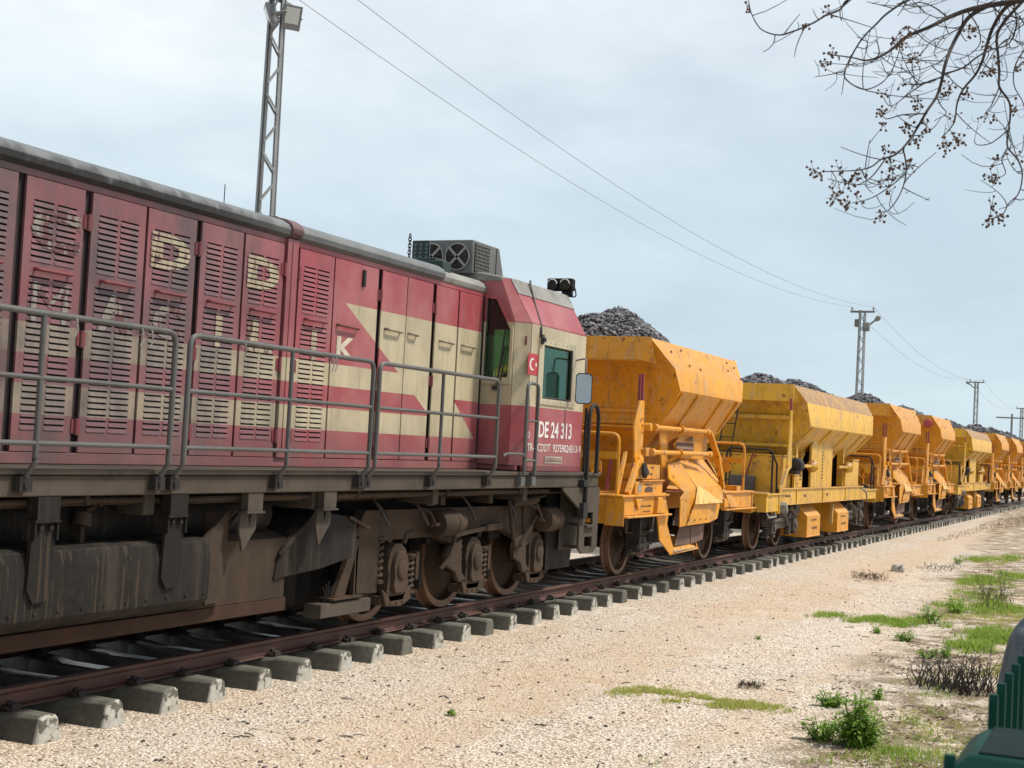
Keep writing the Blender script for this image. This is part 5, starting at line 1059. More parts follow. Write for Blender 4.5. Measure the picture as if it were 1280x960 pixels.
m = MB(); m.lathe([(0, .14), (.03, .15), (.05, .12), (.06, .02)], (1.10, -1.12, 3.20), (-1, -.25, 0), 20); m.build('tail_disc', paint('red_disc', (.38, .05, .05), .5), w4, org=(0, 0, 0))

# ------------------------------------------------------------------ crushed stone heaped in the wagons
def stone_mat():
    s = NT('grey_crushed_stone', .85, 0, .35); r = s.n('ShaderNodeNewGeometry')
    c = s.ramp(r.outputs['Random Per Island'], [(0, (.055, .055, .062)), (.5, (.105, .105, .115)), (.8, (.16, .16, .172)), (1, (.27, .265, .265))])
    c = s.mix(s.op('MULTIPLY', s.noise(20, 4, .6), .35), c, (.13, .12, .12)); return s.col(c)
M['stone'] = stone_mat()
def heap(x, kind, peaks, lab, size, n, seed):
    x0, x1, zb = (x+1.2, x+5.6, 3.30) if kind == 's' else (x+2.15, x+9.85, 3.14)
    q = random.Random(seed)
    def H(u, v):
        h = zb
        for px, py, pz, r in peaks:
            d = math.hypot((u-px)/1.0, (v-py)); h = max(h, pz-.66*(math.sqrt(d*d+.05)-.22)/r)
        return h+mnoise.noise((u*1.7, v*1.7, seed))*.06
    ed = 1.19
    NX, NY = int((x1-x0)/.12), 20; vs = []; m = MB()
    for i in range(NX+1):
        for j in range(NY+1):
            u = x0+(x1-x0)*i/NX; v = -ed+2*ed*j/NY; vs.append((u, v, H(u, v)-.05))
    m.add(vs, [(i*(NY+1)+j, (i+1)*(NY+1)+j, (i+1)*(NY+1)+j+1, i*(NY+1)+j+1) for i in range(NX) for j in range(NY)])
    for k in range(n):
        u = q.uniform(x0+.03, x1-.03); v = q.uniform(-ed, ed*.9); h = H(u, v)
        if h < zb+.10 and q.random() < .55: continue
        stone(m, (u, v, h-.012+q.uniform(-.01, .02)), size*q.choice((.55, .7, .8, .95, 1.1, 1.3, 1.7)), q, .75)
    o = m.build('stone_heap', M['stone'], smooth=False, fixn=False, org=(x, 0, 0)); o.location = (x, 0, 0)
    return tag(o, lab, 'stone heap', 'crushed stone heaped in the wagons')
heap(18.0, 's', [(20.98, -.05, 4.11, .68), (20.5, .25, 3.93, .62), (21.6, -.4, 3.62, .7), (22.9, -.55, 3.52, .5)], 'largest dark grey crushed stone heap, rising right behind the locomotive cab', .040, 9000, 1)
heap(25.95, 'l', [(30.4, .1, 3.64, 1.15), (31.7, .2, 3.56, 1.2), (33.4, 0, 3.71, 1.25), (35.0, 0, 3.44, 1.2)], 'long two-humped grey stone heap in the pale yellow bogie wagon', .042, 9000, 2)
heap(38.3, 's', [(42.0, .0, 3.84, 1.1), (40.8, .2, 3.55, 1.0)], 'single peaked grey stone heap in the third wagon, in front of the lamp mast', .05, 4500, 3)
heap(46.4, 's', [(50.3, .1, 3.83, 1.1), (49.2, .2, 3.6, 1.0)], 'grey stone heap in the fourth wagon, above the red disc', .055, 3000, 4)
heap(54.6, 'l', [(60.3, 0, 3.76, 1.3), (62.2, 0, 3.68, 1.3), (58.6, .1, 3.58, 1.2)], 'grey stone heap in the fifth wagon', .06, 3000, 5)
heap(67.1, 's', [(71.0, 0, 3.93, 1.1)], 'small grey stone heap in the sixth wagon, right of the far street lamp', .07, 1500, 6)
heap(75.2, 's', [(79.2, 0, 3.98, 1.15)], 'tiny grey stone heap in the seventh wagon', .08, 1200, 7)
heap(83.3, 's', [(87.2, 0, 3.98, 1.15)], 'farthest grey stone heap, at the right edge of the photo', .08, 1000, 8)
# ------------------------------------------------------------------ lattice masts and wires
M['mast'] = paint('galvanised_lattice', (.36, .375, .38), .55, dirt=(.12, .11, .10), amt=.4)
M['mastdark'] = paint('dark_galvanised', (.19, .20, .205), .55, amt=.4)
M['wire'] = paint('wire', (.17, .185, .20), .5)
M['lampgrey'] = paint('lamp_body', (.20, .21, .22), .5, amt=.2)
M['floodglass'] = NT('floodlight_glass', .15, 0, .8).col((.55, .60, .60))
def mast(x, y, top, label, w0=.15, w1=.085, n=None, lean=0):
    root = empty('lattice_mast', (x, y, GZ), label, 'lattice mast', 'lattice masts behind the train')
    H = top-GZ; O0 = (0, 0, 0); n = n or int(H/.5)
    dx = V3(.75, -.66, 0)
    def W_(z): return w0+(w1-w0)*z/H
    for s_, mt in ((-1, 'mastdark'), (1, 'mast')):
        m = MB()
        for oy in (-.055, .055):
            o = V3(.66, .75, 0)*oy; m.obox(dx*s_*W_(0)+o, dx*s_*W_(H)+o+V3(0, 0, H), .045, .025, V3(.66, .75, 0))
        m.obox(dx*(s_*W_(0)+s_*.05), dx*(s_*W_(H)+s_*.05)+V3(0, 0, H), .012, .11, V3(.66, .75, 0)); m.build('mast_leg', M[mt], root, org=O0)
    for i in range(n):
        z0, z1 = H*i/n, H*(i+.62)/n; s_ = 1 if i % 2 else -1; m = MB()
        for oy in (-.07, .07):
            o = V3(.66, .75, 0)*oy; m.obox(dx*s_*W_(z0)+o+V3(0, 0, z0), dx*-s_*W_(z1)+o+V3(0, 0, z1), .035, .012, V3(.66, .75, 0))
        m.build('lattice_brace', M['mast'], root, org=O0)
    m = MB(); m.box(-.06, .06, -.62, .62, H-.12, H-.02); ca = m.build('crossarm', M['mastdark'], root, org=O0)
    for yy in (-.55, .55):
        m = MB(); m.lathe([(0, .02), (.05, .02), (.06, .05), (.10, .05), (.11, .035), (.16, .045), (.2, .02)], (0, yy, H-.02), (0, 0, 1), 12); m.build('insulator', M['mastdark'], ca, org=O0)
    return root
ms1 = mast(19.8, 6.0, 9.75, 'tall lattice mast with two square floodlights, rising behind the locomotive')
# floodlights of the first mast
m = MB(); c = atx(366, 22, 19.9) if False else at(366, 22, 5.55); fwd = V3(-.62, -.62, -.42).normalized(); sx_ = V3(.70, -.71, 0); uu = sx_.cross(fwd).normalized()
def floodlight(c, fwd, w, h):
    sd_ = fwd.cross(V3(0, 0, 1)).normalized(); up_ = sd_.cross(fwd).normalized(); m = MB()
    def Q(a, b, d): return c+sd_*a+up_*b+fwd*d-V3(19.8, 6, GZ)
    m.loft([[Q(a*w*.6, b*h*.6, -.16) for a, b in ((-1, -1), (1, -1), (1, 1), (-1, 1))], [Q(a*w, b*h, -.04) for a, b in ((-1, -1), (1, -1), (1, 1), (-1, 1))], [Q(a*w, b*h, 0) for a, b in ((-1, -1), (1, -1), (1, 1), (-1, 1))]])
    f = m.build('floodlight', M['lampgrey'], ms1, org=(0, 0, 0), bevel=.01)
    m = MB(); m.plate([Q(-w*.72, -h*.5, .006), Q(w*.72, -h*.5, .006), Q(w*.72, h*.8, .006), Q(-w*.72, h*.8, .006)], .008); m.build('lamp_glass', M['floodglass'], f, org=(0, 0, 0))
    m = MB(); m.tube(rounded([Q(-w-.02, 0, -.05), Q(-w-.02, 0, -.3), Q(w+.02, 0, -.3), Q(w+.02, 0, -.05)], .05), .018, 6); m.build('lamp_yoke', M['mastdark'], f, org=(0, 0, 0))
floodlight(at(365, 22, 5.75), V3(-.55, -.72, -.30).normalized(), .17, .21)
floodlight(at(335, 22, 6.1), V3(-.62, .75, -.35).normalized(), .18, .22)
m = MB(); b0 = V3(0, 0, 9.22-GZ); m.box(-.5, .5, -.03, .03, b0.z-.03, b0.z+.03); m.build('lamp_bracket', M['mastdark'], ms1, org=(0, 0, 0))
m = MB(); p = [V3(-.12, -.05, 9.7-GZ), V3(-.05, -.1, 9.4-GZ), V3(-.15, -.12, 9.2-GZ), V3(-.22, -.05, 8.9-GZ), V3(-.18, 0, 8.8-GZ)]; m.tube(rounded(p, .2), .018, 6); m.tube(rounded([V3(.1, -.1, 9.8-GZ), V3(.02, -.12, 9.45-GZ), V3(.12, -.12, 9.25-GZ)], .1), .02, 6); m.build('loose_cable', M['lampgrey'], ms1, org=(0, 0, 0))
ms2 = mast(73.3, 6.0, 9.65, 'slim lattice mast with crossarm and street lamp arm above the fourth wagon', .21, .14, 18)
ms3 = mast(125.7, 6.0, 9.2, 'far lattice mast with a pale street lamp pointing left', .21, .14, 16)
ms4 = mast(172.0, 6.0, 9.0, 'most distant lattice mast, cut by the right edge of the photo', .2, .14, 16)
for root, (xx, zz), (pa, pb), y1 in ((ms2, (73.3, 9.65), ((1084, 408), (1100, 396)), 4.6), (ms3, (125.7, 9.2), ((1218, 485), (1208, 477)), 7.6)):
    o = V3(xx, 6, GZ); a = atx(pa[0], pa[1], xx+.05)-o; b = atx(pb[0], pb[1], xx-.2)-o
    m = MB(); m.tube([a, a.lerp(b, .8)], .05, 8); ar = m.build('lamp_arm', M['mastdark'], root, org=(0, 0, 0))
    m = MB(); m.tube([a.lerp(b, .62), a.lerp(b, .8), b], [.07, .14, .10], 10); m.build('lamp_head', M['lampgrey'], ar, org=(0, 0, 0))
m = MB(); m.box(-.35, -.1, -.42, -.08, 8.55-GZ, 9.0-GZ); m.box(.0, .3, .18, .40, 8.8-GZ, 9.2-GZ); m.build('lamp_gear_box', M['mastdark'], ms2, org=(0, 0, 0), bevel=.03)
pole = empty('wooden_pole', (159.7, 6, GZ), 'short distant pole with a plain crossarm, left of the last mast', 'pole')
m = MB(); m.tube([(0, 0, 0), (0, 0, 8.1)], [.16, .10], 8); m.build('pole_shaft', M['mastdark'], pole, org=(0, 0, 0))
m = MB(); m.box(-.06, .06, -1.6, 1.6, 7.6, 7.75); m.build('crossarm', M['mastdark'], pole, org=(0, 0, 0))
def wire(a, b, sag, lab, grp='power wires between the masts', r=.011):
    a, b = Vector(a), Vector(b); m = MB(); N = 40
    m.tube([a.lerp(b, i/N)-V3(0, 0, sag*4*(i/N)*(1-i/N)) for i in range(N+1)], r, 5); tag(m.build('power_wire', M['wire'], org=(0, 0, 0)), lab, 'wire', grp)
S = [(19.8, 9.78), (73.3, 9.78), (125.7, 9.33), (172, 9.1)]
for i, (l1, l2) in enumerate((('upper of the two long wires crossing the sky from the floodlight mast', 'lower of the two long wires crossing the sky from the floodlight mast'), ('fainter sagging wire right of the street lamp mast, upper of its pair', 'fainter sagging wire right of the street lamp mast, lower of its pair'), ('far thin wire beyond the pale street lamp, upper one', 'far thin wire beyond the pale street lamp, lower one'))):
    for yy, lab in ((-.55, l1), (.55, l2)): wire((S[i][0], 6+yy, S[i][1]+.05), (S[i+1][0], 6+yy, S[i+1][1]+.05), 1.15 if i == 0 else 1.15, lab, r=.006 if i == 0 else .008)

# ------------------------------------------------------------------ the bare tree reaching in from the upper right
M['bark'] = paint('dark_bark', (.045, .035, .032), .9, dirt=(.09, .075, .065), amt=.3)
M['twig'] = paint('thin_twigs', (.045, .036, .036), .9)
M['seed'] = plain_stone('brown_seed_pods', [(.3, (.075, .045, .032)), (.7, (.16, .10, .07))])
tree = empty('bare_tree', dep(1760, 1010, 8.3), 'bare leafless tree with brown seed clusters, its branches hanging in at upper right', 'tree'); tree.location.z = GZ
TO = tuple(tree.location)
def C2(x, y, d): return dep(920+x/3.311, y/3.311, d)
q = random.Random(21)
BR = [ # crop coordinates of the photograph, base radius, tip radius, depth
 ([(1330, -60), (1180, 0), (1050, 22), (960, 42), (880, 72), (800, 112), (700, 155), (650, 200), (600, 232), (540, 250), (480, 238), (380, 225)], .024, .0035, 7.5, 7.1),
 ([(1260, -30), (1130, 20), (1070, 100), (1040, 180), (1020, 250), (990, 310), (940, 370), (915, 430), (905, 500), (880, 540), (850, 570)], .017, .003, 7.6, 7.8),
 ([(1050, 20), (965, 70), (920, 140), (890, 200), (865, 270), (850, 340), (830, 400), (790, 460), (750, 530), (710, 590), (660, 640), (600, 660), (560, 690), (500, 705), (370, 710)], .0165, .0035, 7.45, 6.9),
 ([(1200, -10), (1110, 90), (1080, 150), (1085, 230), (1090, 300), (1090, 360), (1130, 420), (1135, 480), (1125, 560), (1125, 610), (1165, 660), (1185, 720), (1170, 800), (1130, 840), (1100, 890), (1030, 910)], .0125, .003, 7.7, 7.4),
 ([(620, -60), (470, -5), (430, 40), (370, 65), (320, 95), (250, 125), (180, 145), (110, 125), (75, 80), (50, 18)], .009, .003, 7.2, 6.9),
 ([(760, -20), (690, 12), (620, 60), (580, 100), (530, 150), (490, 210), (455, 280), (450, 320), (490, 355), (540, 370), (600, 345), (640, 300), (670, 230), (680, 180)], .008, .0028, 7.3, 7.0),
 ([(690, 610), (705, 690), (695, 760), (670, 820), (630, 870), (580, 880)], .006, .0025, 7.1, 7.0),
 ([(620, 655), (580, 710), (550, 740), (500, 765), (440, 755), (380, 740)], .005, .0025, 7.0, 6.9),
 ([(700, 720), (640, 770), (560, 820), (480, 840)], .005, .0025, 7.1, 6.9),
 ([(850, 320), (790, 340), (740, 370), (700, 400), (640, 440), (608, 400)], .006, .0024, 7.35, 7.2),
 ([(790, 470), (690, 475), (620, 492), (600, 455)], .0055, .0024, 7.3, 7.2),
 ([(865, 305), (940, 280), (1000, 235), (1060, 205), (1130, 180), (1160, 100), (1150, 30)], .007, .004, 7.4, 7.6),
 ([(830, 330), (760, 350), (700, 345), (690, 320)], .005, .0024, 7.4, 7.3),
 ([(880, 75), (820, 30), (760, 10), (690, 25), (600, 20)], .006, .0025, 7.5, 7.4),
 ([(800, 112), (760, 130), (700, 110), (660, 160)], .005, .0024, 7.4, 7.3),
 ([(940, 370), (900, 340), (870, 300)], .005, .003, 7.7, 7.5),
 ([(1135, 530), (1060, 590), (1000, 600), (985, 580)], .005, .0024, 7.5, 7.4),
 ([(1090, 360), (1060, 430), (1030, 470)], .005, .0024, 7.6, 7.6),
 ([(1125, 610), (1100, 660), (1115, 720), (1060, 740)], .005, .0024, 7.5, 7.4),
 ([(830, 400), (850, 440), (870, 470), (820, 500)], .005, .0024, 7.4, 7.5),
 ([(1300, 60), (1230, 160), (1160, 260), (1150, 350), (1190, 430), (1200, 520)], .007, .0026, 7.8, 7.9),
 ([(1300, 140), (1200, 180), (1130, 160), (1080, 200), (1040, 260), (1000, 330)], .006, .0026, 7.9, 7.8),
 ([(940, 60), (930, 110), (880, 140), (810, 170), (760, 230), (720, 240)], .0055, .0024, 7.5, 7.3),
 ([(960, 50), (1000, 110), (1010, 180), (960, 230), (900, 250)], .0055, .0024, 7.5, 7.6),
 ([(1060, 20), (1100, 60), (1180, 80), (1220, 140)], .006, .003, 7.5, 7.6),
]
tw = MB(); seeds = []
def bez(pts, k=4):
    out = []
    for i in range(len(pts)-1):
        p0, p1, p2, p3 = pts[max(i-1, 0)], pts[i], pts[i+1], pts[min(i+2, len(pts)-1)]
        for j in range(k):
            t = j/k; out.append(.5*((2*p1)+(p2-p0)*t+(2*p0-5*p1+4*p2-p3)*t*t+(3*p1-p0-3*p2+p3)*t**3))
    return out+[pts[-1]]
rows = []
for pts, r0, r1, d0, d1 in BR:
    K = len(pts); P3 = [C2(x, y, d0+(d1-d0)*i/(K-1)+(q.uniform(-.06, .06) if 0 < i < K-1 else 0)) for i, (x, y) in enumerate(pts)]
    sp = bez(P3); N = len(sp); rr = [r0+(r1-r0)*(i/(N-1))**.75 for i in range(N)]
    m = MB(); m.tube(sp, [v_*.78 for v_ in rr], 7); b = m.build('branch', M['bark'], tree, org=TO); rows.append((sp, rr, b))
def twigs(sp, rr, dens, lvl=0):
    for i in range(2, len(sp)-1):
        if q.random() > dens: continue
        t = (sp[i+1]-sp[i-1]).normalized(); v = Vector((q.gauss(0, 1), q.gauss(0, 1), q.gauss(0, .8)-.25)); v = (v-t*v.dot(t)*.4).normalized()
        L = q.uniform(.08, .27)*(1 if lvl == 0 else .55); c = Vector((q.gauss(0, .8), q.gauss(0, .8), q.uniform(-.1, 1.3)))
        p = [sp[i]+v*L*s_+c*L*.6*s_*s_ for s_ in (0, .25, .5, .75, 1)]
        r = min(rr[i]*.7, .0030); tw.tube(p, [r, r*.9, r*.8, r*.7, r*.55], 5)
        if q.random() < .55: seeds.append(p[-1])
        if lvl == 0 and q.random() < .75: twigs(bez(p, 2), [r]*9, .28, 1)
for sp, rr, b in rows: twigs(sp, rr, .27)
tw.build('twigs', M['twig'], tree, org=TO)
def cluster(p, n, r):
    m = MB()
    for k in range(n):
        d = Vector((q.gauss(0, 1), q.gauss(0, 1), q.gauss(0, 1)-.3)).normalized()*r*q.uniform(.4, 1.15); e = p+d; m.tube([p, e], .0012, 3)
        s_ = q.uniform(.0055, .0085); m.lathe([(-s_, s_*.2), (-s_*.5, s_*.85), (s_*.2, s_), (s_*.8, s_*.5), (s_, .001)], e, (d.x, d.y, d.z-.3), 6)
    return m
CL = [(45, 20), (380, 255), (400, 215), (290, 95), (385, 40), (710, 120), (690, 180), (725, 255), (740, 240), (680, 345), (605, 385), (600, 455), (610, 505), (755, 425), (740, 435), (720, 520), (700, 525), (735, 570), (745, 580), (790, 520), (620, 625), (640, 640), (720, 680), (690, 680), (640, 690), (340, 715), (320, 700), (420, 690), (405, 800), (410, 820), (465, 760), (465, 850), (460, 830), (530, 715), (600, 740), (630, 735), (640, 790), (590, 895), (860, 600), (910, 580), (930, 580), (870, 615), (1040, 480), (1060, 480), (1080, 740), (1060, 730), (1040, 910), (1080, 890), (1060, 840), (1100, 910), (870, 380), (905, 480), (1040, 180), (1060, 270), (1050, 290), (980, 110), (960, 130), (1180, 260), (1160, 440), (880, 350), (960, 380), (500, 740), (500, 820), (660, 165), (1075, 660), (1160, 650)]
sm = 0
for x, y in CL:
    p = C2(x, y, 7.2+q.uniform(-.15, .2)); cluster(p, q.randint(5, 11), .042).build('seed_cluster', M['seed'], tree, org=TO)
big = MB()
for p in seeds[:260]:
    for w in cluster(p, q.randint(3, 6), .028).v: pass
for p in seeds[:8]: cluster(p, q.randint(4, 8), .03).build('seed_cluster', M['seed'], tree, org=TO)
m = MB(); base = Vector(TO); top = dep(1620, -160, 8.0)
tp = bez([base, base+V3(.05, .02, 1.2), base+V3(-.02, .05, 2.6), base.lerp(top, .8)+V3(0, 0, .3), top], 5); m.tube(tp, [.17, .15, .14, .13, .12, .12, .115, .11, .105, .10, .095, .09, .085, .08, .075, .07, .065, .06, .055, .05, .045][:len(tp)], 12); m.build('trunk', M['bark'], tree, org=TO)
for endp, r in ((C2(1330, -60, 7.5), .024), (C2(1260, -30, 7.6), .017), (C2(1200, -10, 7.7), .014), (C2(620, -60, 7.2), .009), (C2(760, -20, 7.3), .009), (C2(1300, 60, 7.8), .008), (C2(1300, 140, 7.9), .007)):
    st = tp[-1] if r > .012 else C2(1330, -60, 7.5); mid = st.lerp(endp, .5)+V3(0, 0, .18); m = MB(); sp = bez([st, mid, endp], 6); m.tube(sp, [.04*(1-i/(len(sp)-1))+r*(i/(len(sp)-1)) if r > .012 else r*1.3 for i in range(len(sp))], 8); m.build('branch', M['bark'], tree, org=TO)
for k in range(5):
    a = 2*math.pi*k/5; e = tp[-6]+V3(math.cos(a)*1.6, math.sin(a)*1.6-.8, 1.6+.3*k % 1)
    if (e-CAM).dot(RT) < (e-CAM).dot(F_)*.42: continue
    sp = bez([tp[-7], tp[-7].lerp(e, .5)+V3(0, 0, .3), e], 5); m = MB(); m.tube(sp, [.05, .045, .04, .034, .03, .026, .022, .018, .014, .01, .008], 8); m.build('branch', M['bark'], tree, org=TO); tw = MB(); fine_ = bez(sp, 3)
    for k2 in range(9):
        i2 = q.randint(8, len(fine_)-3); v2 = Vector((q.gauss(0, 1), q.gauss(0, 1), q.gauss(.2, .6))).normalized()*q.uniform(.5, 1.1); s3 = bez([fine_[i2], fine_[i2]+v2*.5+V3(0, 0, .08), fine_[i2]+v2], 6); tw.tube(s3, [.008-.0004*j for j in range(len(s3))], 6); twigs(s3, [.004]*len(s3), .6)
    tw.build('twigs', M['twig'], tree, org=TO)

# ------------------------------------------------------------------ weeds, grass, litter
def leafmat(name, a, b, c):
    s = NT(name, .6, 0, .3); g = s.n('ShaderNodeNewGeometry')
    col = s.ramp(g.outputs['Random Per Island'], [(0, a), (.55, b), (1, c)]); s.b.inputs['Subsurface Weight'].default_value = 0
    tr = s.n('ShaderNodeBsdfTranslucent'); s.L(col, tr.inputs[0]); mx = s.n('ShaderNodeMixShader'); mx.inputs[0].default_value = .5
    s.L(col, s.b.inputs['Base Color']); s.L(s.b.outputs[0], mx.inputs[1]); s.L(tr.outputs[0], mx.inputs[2]); s.L(mx.outputs[0], s.t.nodes['Material Output'].inputs[0]); return s.m
M['grass'] = leafmat('fresh_grass', (.15, .25, .03), (.24, .37, .045), (.38, .44, .10))
M['moss'] = leafmat('yellow_green_low_grass', (.26, .32, .05), (.40, .44, .09), (.58, .50, .24))
M['weed'] = leafmat('green_weed_leaves', (.13, .25, .03), (.22, .38, .05), (.33, .46, .10))
M['dry'] = leafmat('dry_stalks', (.07, .05, .035), (.13, .10, .07), (.22, .17, .11))
M['litter'] = leafmat('leaf_litter', (.09, .055, .035), (.17, .11, .07), (.28, .20, .13))
def blade(m, p, h, w, q, lean=1.2):
    a = q.uniform(0, 6.283); d = V3(math.cos(a), math.sin(a), 0); sd_ = V3(-d.y, d.x, 0)*w; l = q.uniform(.1, lean)*h
    m.add([p-sd_, p+sd_, p+d*l*.35+V3(0, 0, h*.6)+sd_*.7, p+d*l*.35+V3(0, 0, h*.6)-sd_*.7, p+d*l+V3(0, 0, h)], [(0, 1, 2, 3), (3, 2, 4)])
def patch(specs, name, mat, lab, seed, hole=.45):
    q = random.Random(seed); m = MB()
    for px, py, rx, ry, n, h, w in specs:
        c = gr(px, py)
        # ellipse measured in the place: along x and along y
        for k in range(int(n*3.0)):
            a = q.uniform(0, 6.283); r = math.sqrt(q.random())*1.4; x = c.x+math.cos(a)*r*rx; y = c.y+math.sin(a)*r*ry
            g_ = mnoise.noise((x*1.9, y*2.6, seed))+.5*mnoise.noise((x*5, y*6, seed+4))+.45*mnoise.noise((x*14, y*15, seed+9))
            if q.random() > (g_+hole*1.25+.18-.62*r**2)/1.1: continue
            if y > -1.5: continue
            blade(m, V3(x, y, gz(x, y)-.004), h*q.uniform(.5, 1.3)*(1.1-.4*r), w, q)
    return tag(m.build(name, mat, smooth=False, fixn=False), lab, 'grass', kind='stuff')
patch([(800, 866, .35, .30, 3000, .035, .004), (842, 868, .40, .30, 3500, .03, .004), (885, 876, .4, .3, 3000, .03, .004), (860, 873, .45, .38, 5000, .03, .004), (925, 882, .40, .35, 3500, .03, .004), (965, 885, .2, .2, 500, .03, .004)], 'low_grass', M['moss'], 'low yellow green grass patch alone in the middle of the gravel', 11, .25)
patch([(1050, 771, .6, .40, 2200, .07, .004), (1100, 775, .7, .38, 2200, .07, .004), (1150, 778, .7, .4, 2200, .09, .004), (1200, 760, 1.0, .5, 2500, .08, .004), (1250, 762, 1.2, .5, 3500, .08, .005), (1225, 726, 1.6, .55, 3500, .08, .005), (1262, 722, 1.6, .5, 3000, .08, .005), (1225, 700, 1.5, .35, 1200, .08, .005), (1265, 698, 1.5, .4, 1200, .08, .006), (1225, 745, 1.3, .5, 1800, .08, .005), (1240, 795, .9, .45, 3000, .10, .005), (1215, 810, .6, .35, 2000, .10, .005), (1265, 800, .7, .4, 2500, .10, .005)], 'grass', M['grass'], 'green grass growing along the right side of the gravel', 12, .30)
patch([(1235, 730, 2.2, .7, 5000, .03, .005), (1255, 770, 1.6, .6, 6000, .03, .005), (1250, 800, 1.2, .6, 6000, .035, .005), (1190, 770, 1.0, .5, 3000, .03, .005), (1245, 840, .8, .4, 2500, .035, .005), (1150, 905, .9, .6, 2600, .03, .004), (1180, 945, .6, .5, 2600, .03, .004), (1090, 945, .5, .4, 1200, .03, .004), (1250, 700, 2.5, .5, 2500, .04, .006)], 'ground_cover', M['moss'], 'yellow green ground cover between the taller grass at right', 17, .22)
patch([(1110, 925, .5, .45, 900, .07, .003), (1160, 900, .6, .45, 1500, .06, .003), (1190, 870, .7, .4, 1100, .05, .003), (1150, 945, .5, .5, 1700, .06, .003), (1100, 950, .5, .4, 900, .06, .003), (1200, 930, .45, .4, 900, .06, .003), (800, 952, .1, .1, 120, .05, .003), (820, 955, .08, .08, 90, .05, .003), (1020, 955, .25, .2, 260, .06, .003), (1170, 850, .6, .3, 500, .05, .003)], 'sparse_grass', M['grass'], 'sparse grass among dead leaves in the lower right', 13, .10)
q = random.Random(31); m = MB()
for k in range(5200):
    if q.random() < .7: px, py = q.uniform(1040, 1285), q.uniform(820, 965)
    else: px, py = q.uniform(1090, 1285), q.uniform(690, 830)
    p = gr(px, py)
    if mnoise.noise((p.x*1.3, p.y*1.3, 9)) < -.05: continue
    s_ = q.uniform(.010, .028); a = q.uniform(0, 6.28); d = V3(math.cos(a), math.sin(a), q.uniform(-.3, .3))*s_; e = V3(-math.sin(a), math.cos(a), q.uniform(-.4, .4))*s_*.45
    p = V3(p.x, p.y, gz(p.x, p.y)+.008); m.add([p-d, p+e, p+d, p-e], [(0, 1, 2, 3)])
tag(m.build('leaf_litter', M['litter'], smooth=False, fixn=False), 'brown dead leaves lying between the weeds at lower right', 'leaf litter', kind='stuff')
m = MB()
for k in range(170):
    px, py = q.uniform(300, 1230), 690+275*q.random(); p = gr(px, py)
    if p.y > -1.5 or p.x > 32: continue
    L = q.uniform(.03, .13); a = q.uniform(0, 3.14); d = V3(math.cos(a), math.sin(a), 0)*L/2; z = gz(p.x, p.y)+.006; p.z = z
    m.tube([p-d, p+V3(0, 0, .006), p+d+V3(q.uniform(-.01, .01), q.uniform(-.01, .01), 0)], q.uniform(.002, .005), 4)
tag(m.build('twig_litter', M['bark'], smooth=False, fixn=False), 'short dark sticks scattered over the gravel', 'sticks', kind='stuff')
def leaf(m, p, d, L, w, droop):
    d = d.normalized(); sd_ = d.cross(V3(0, 0, 1)); sd_ = (sd_.normalized() if sd_.length > .05 else V3(1, 0, 0))*w; a = p+d*L*.5-V3(0, 0, droop*L*.12); b = p+d*L-V3(0, 0, droop*L*.5); n_ = V3(0, 0, w*.35)
    m.add([p, a+sd_+n_, b, a-sd_+n_, a], [(0, 1, 4), (1, 2, 4), (2, 3, 4), (3, 0, 4)])
def weed(px, py, h, r, stems, lab, seed):
    c = gr(px, py); c.z = gz(c.x, c.y); q = random.Random(seed); root = empty('weed_plant', c, lab, 'weed', 'green weeds by the gravel'); sm_ = MB(); lm_ = MB()
    for k in range(stems):
        a = q.uniform(0, 6.28); rr = math.sqrt(q.random())*r; hh = h*q.uniform(.5, 1)*(1.1-.5*rr/r); b = V3(math.cos(a)*rr*.35, math.sin(a)*rr*.35, 0); t = V3(math.cos(a)*rr, math.sin(a)*rr, hh)
        pts = [b, b.lerp(t, .5)+V3(0, 0, hh*.08), t]; sm_.tube(pts, [.005, .004, .002], 5)
        for j in range(int(9+hh*30)):
            f = q.uniform(.08, 1); p = b.lerp(t, f); an = q.uniform(0, 6.28); d = V3(math.cos(an), math.sin(an), q.uniform(-.1, .7)); leaf(lm_, p, d, q.uniform(.06, .12)*(1.15-.5*f)*(h/.4)**.4, q.uniform(.012, .020)*(h/.4)**.3, q.uniform(.4, 1.3))
    lm_.build('leaves', M['weed'], root, smooth=False, fixn=False, org=(0, 0, 0)); sm_.build('stems', M['weed'], root, fixn=False, org=(0, 0, 0))
weed(1072, 932, .44, .22, 44, 'biggest leafy green weed clump, near the bottom right corner', 1)
weed(1026, 924, .24, .15, 18, 'small leafy weed just left of the biggest weed clump', 2)
weed(1038, 884, .19, .15, 16, 'low leafy weed at the edge of the gravel above the biggest clump', 3)
weed(1096, 876, .12, .09, 8, 'tiny leafy tuft above and right of the biggest weed clump', 4)
weed(1131, 800, .17, .17, 14, 'bright spiky tuft standing alone on gravel below the long grass strip', 5)
weed(1161, 778, .32, .22, 14, 'taller leafy weed rising from the right end of the long grass strip', 6)
weed(1196, 766, .30, .25, 14, 'leafy weed behind the dry stalk', 7)
weed(1160, 823, .2, .12, 9, 'small weed at the left top of the dry twig bush', 8)
weed(1183, 822, .2, .14, 9, 'small weed right behind the middle of the dry twig bush', 9)
weed(1198, 706, .30, .15, 8, 'small dark green weed farther back on the gravel', 10)
weed(565, 895, .09, .03, 4, 'lone grass sprout on the gravel near the track at left', 12)
weed(948, 800, .07, .04, 4, 'tiny green sprout alone on the pale gravel', 13)
weed(1100, 790, .12, .12, 8, 'low weed in the middle of the long grass strip', 14)
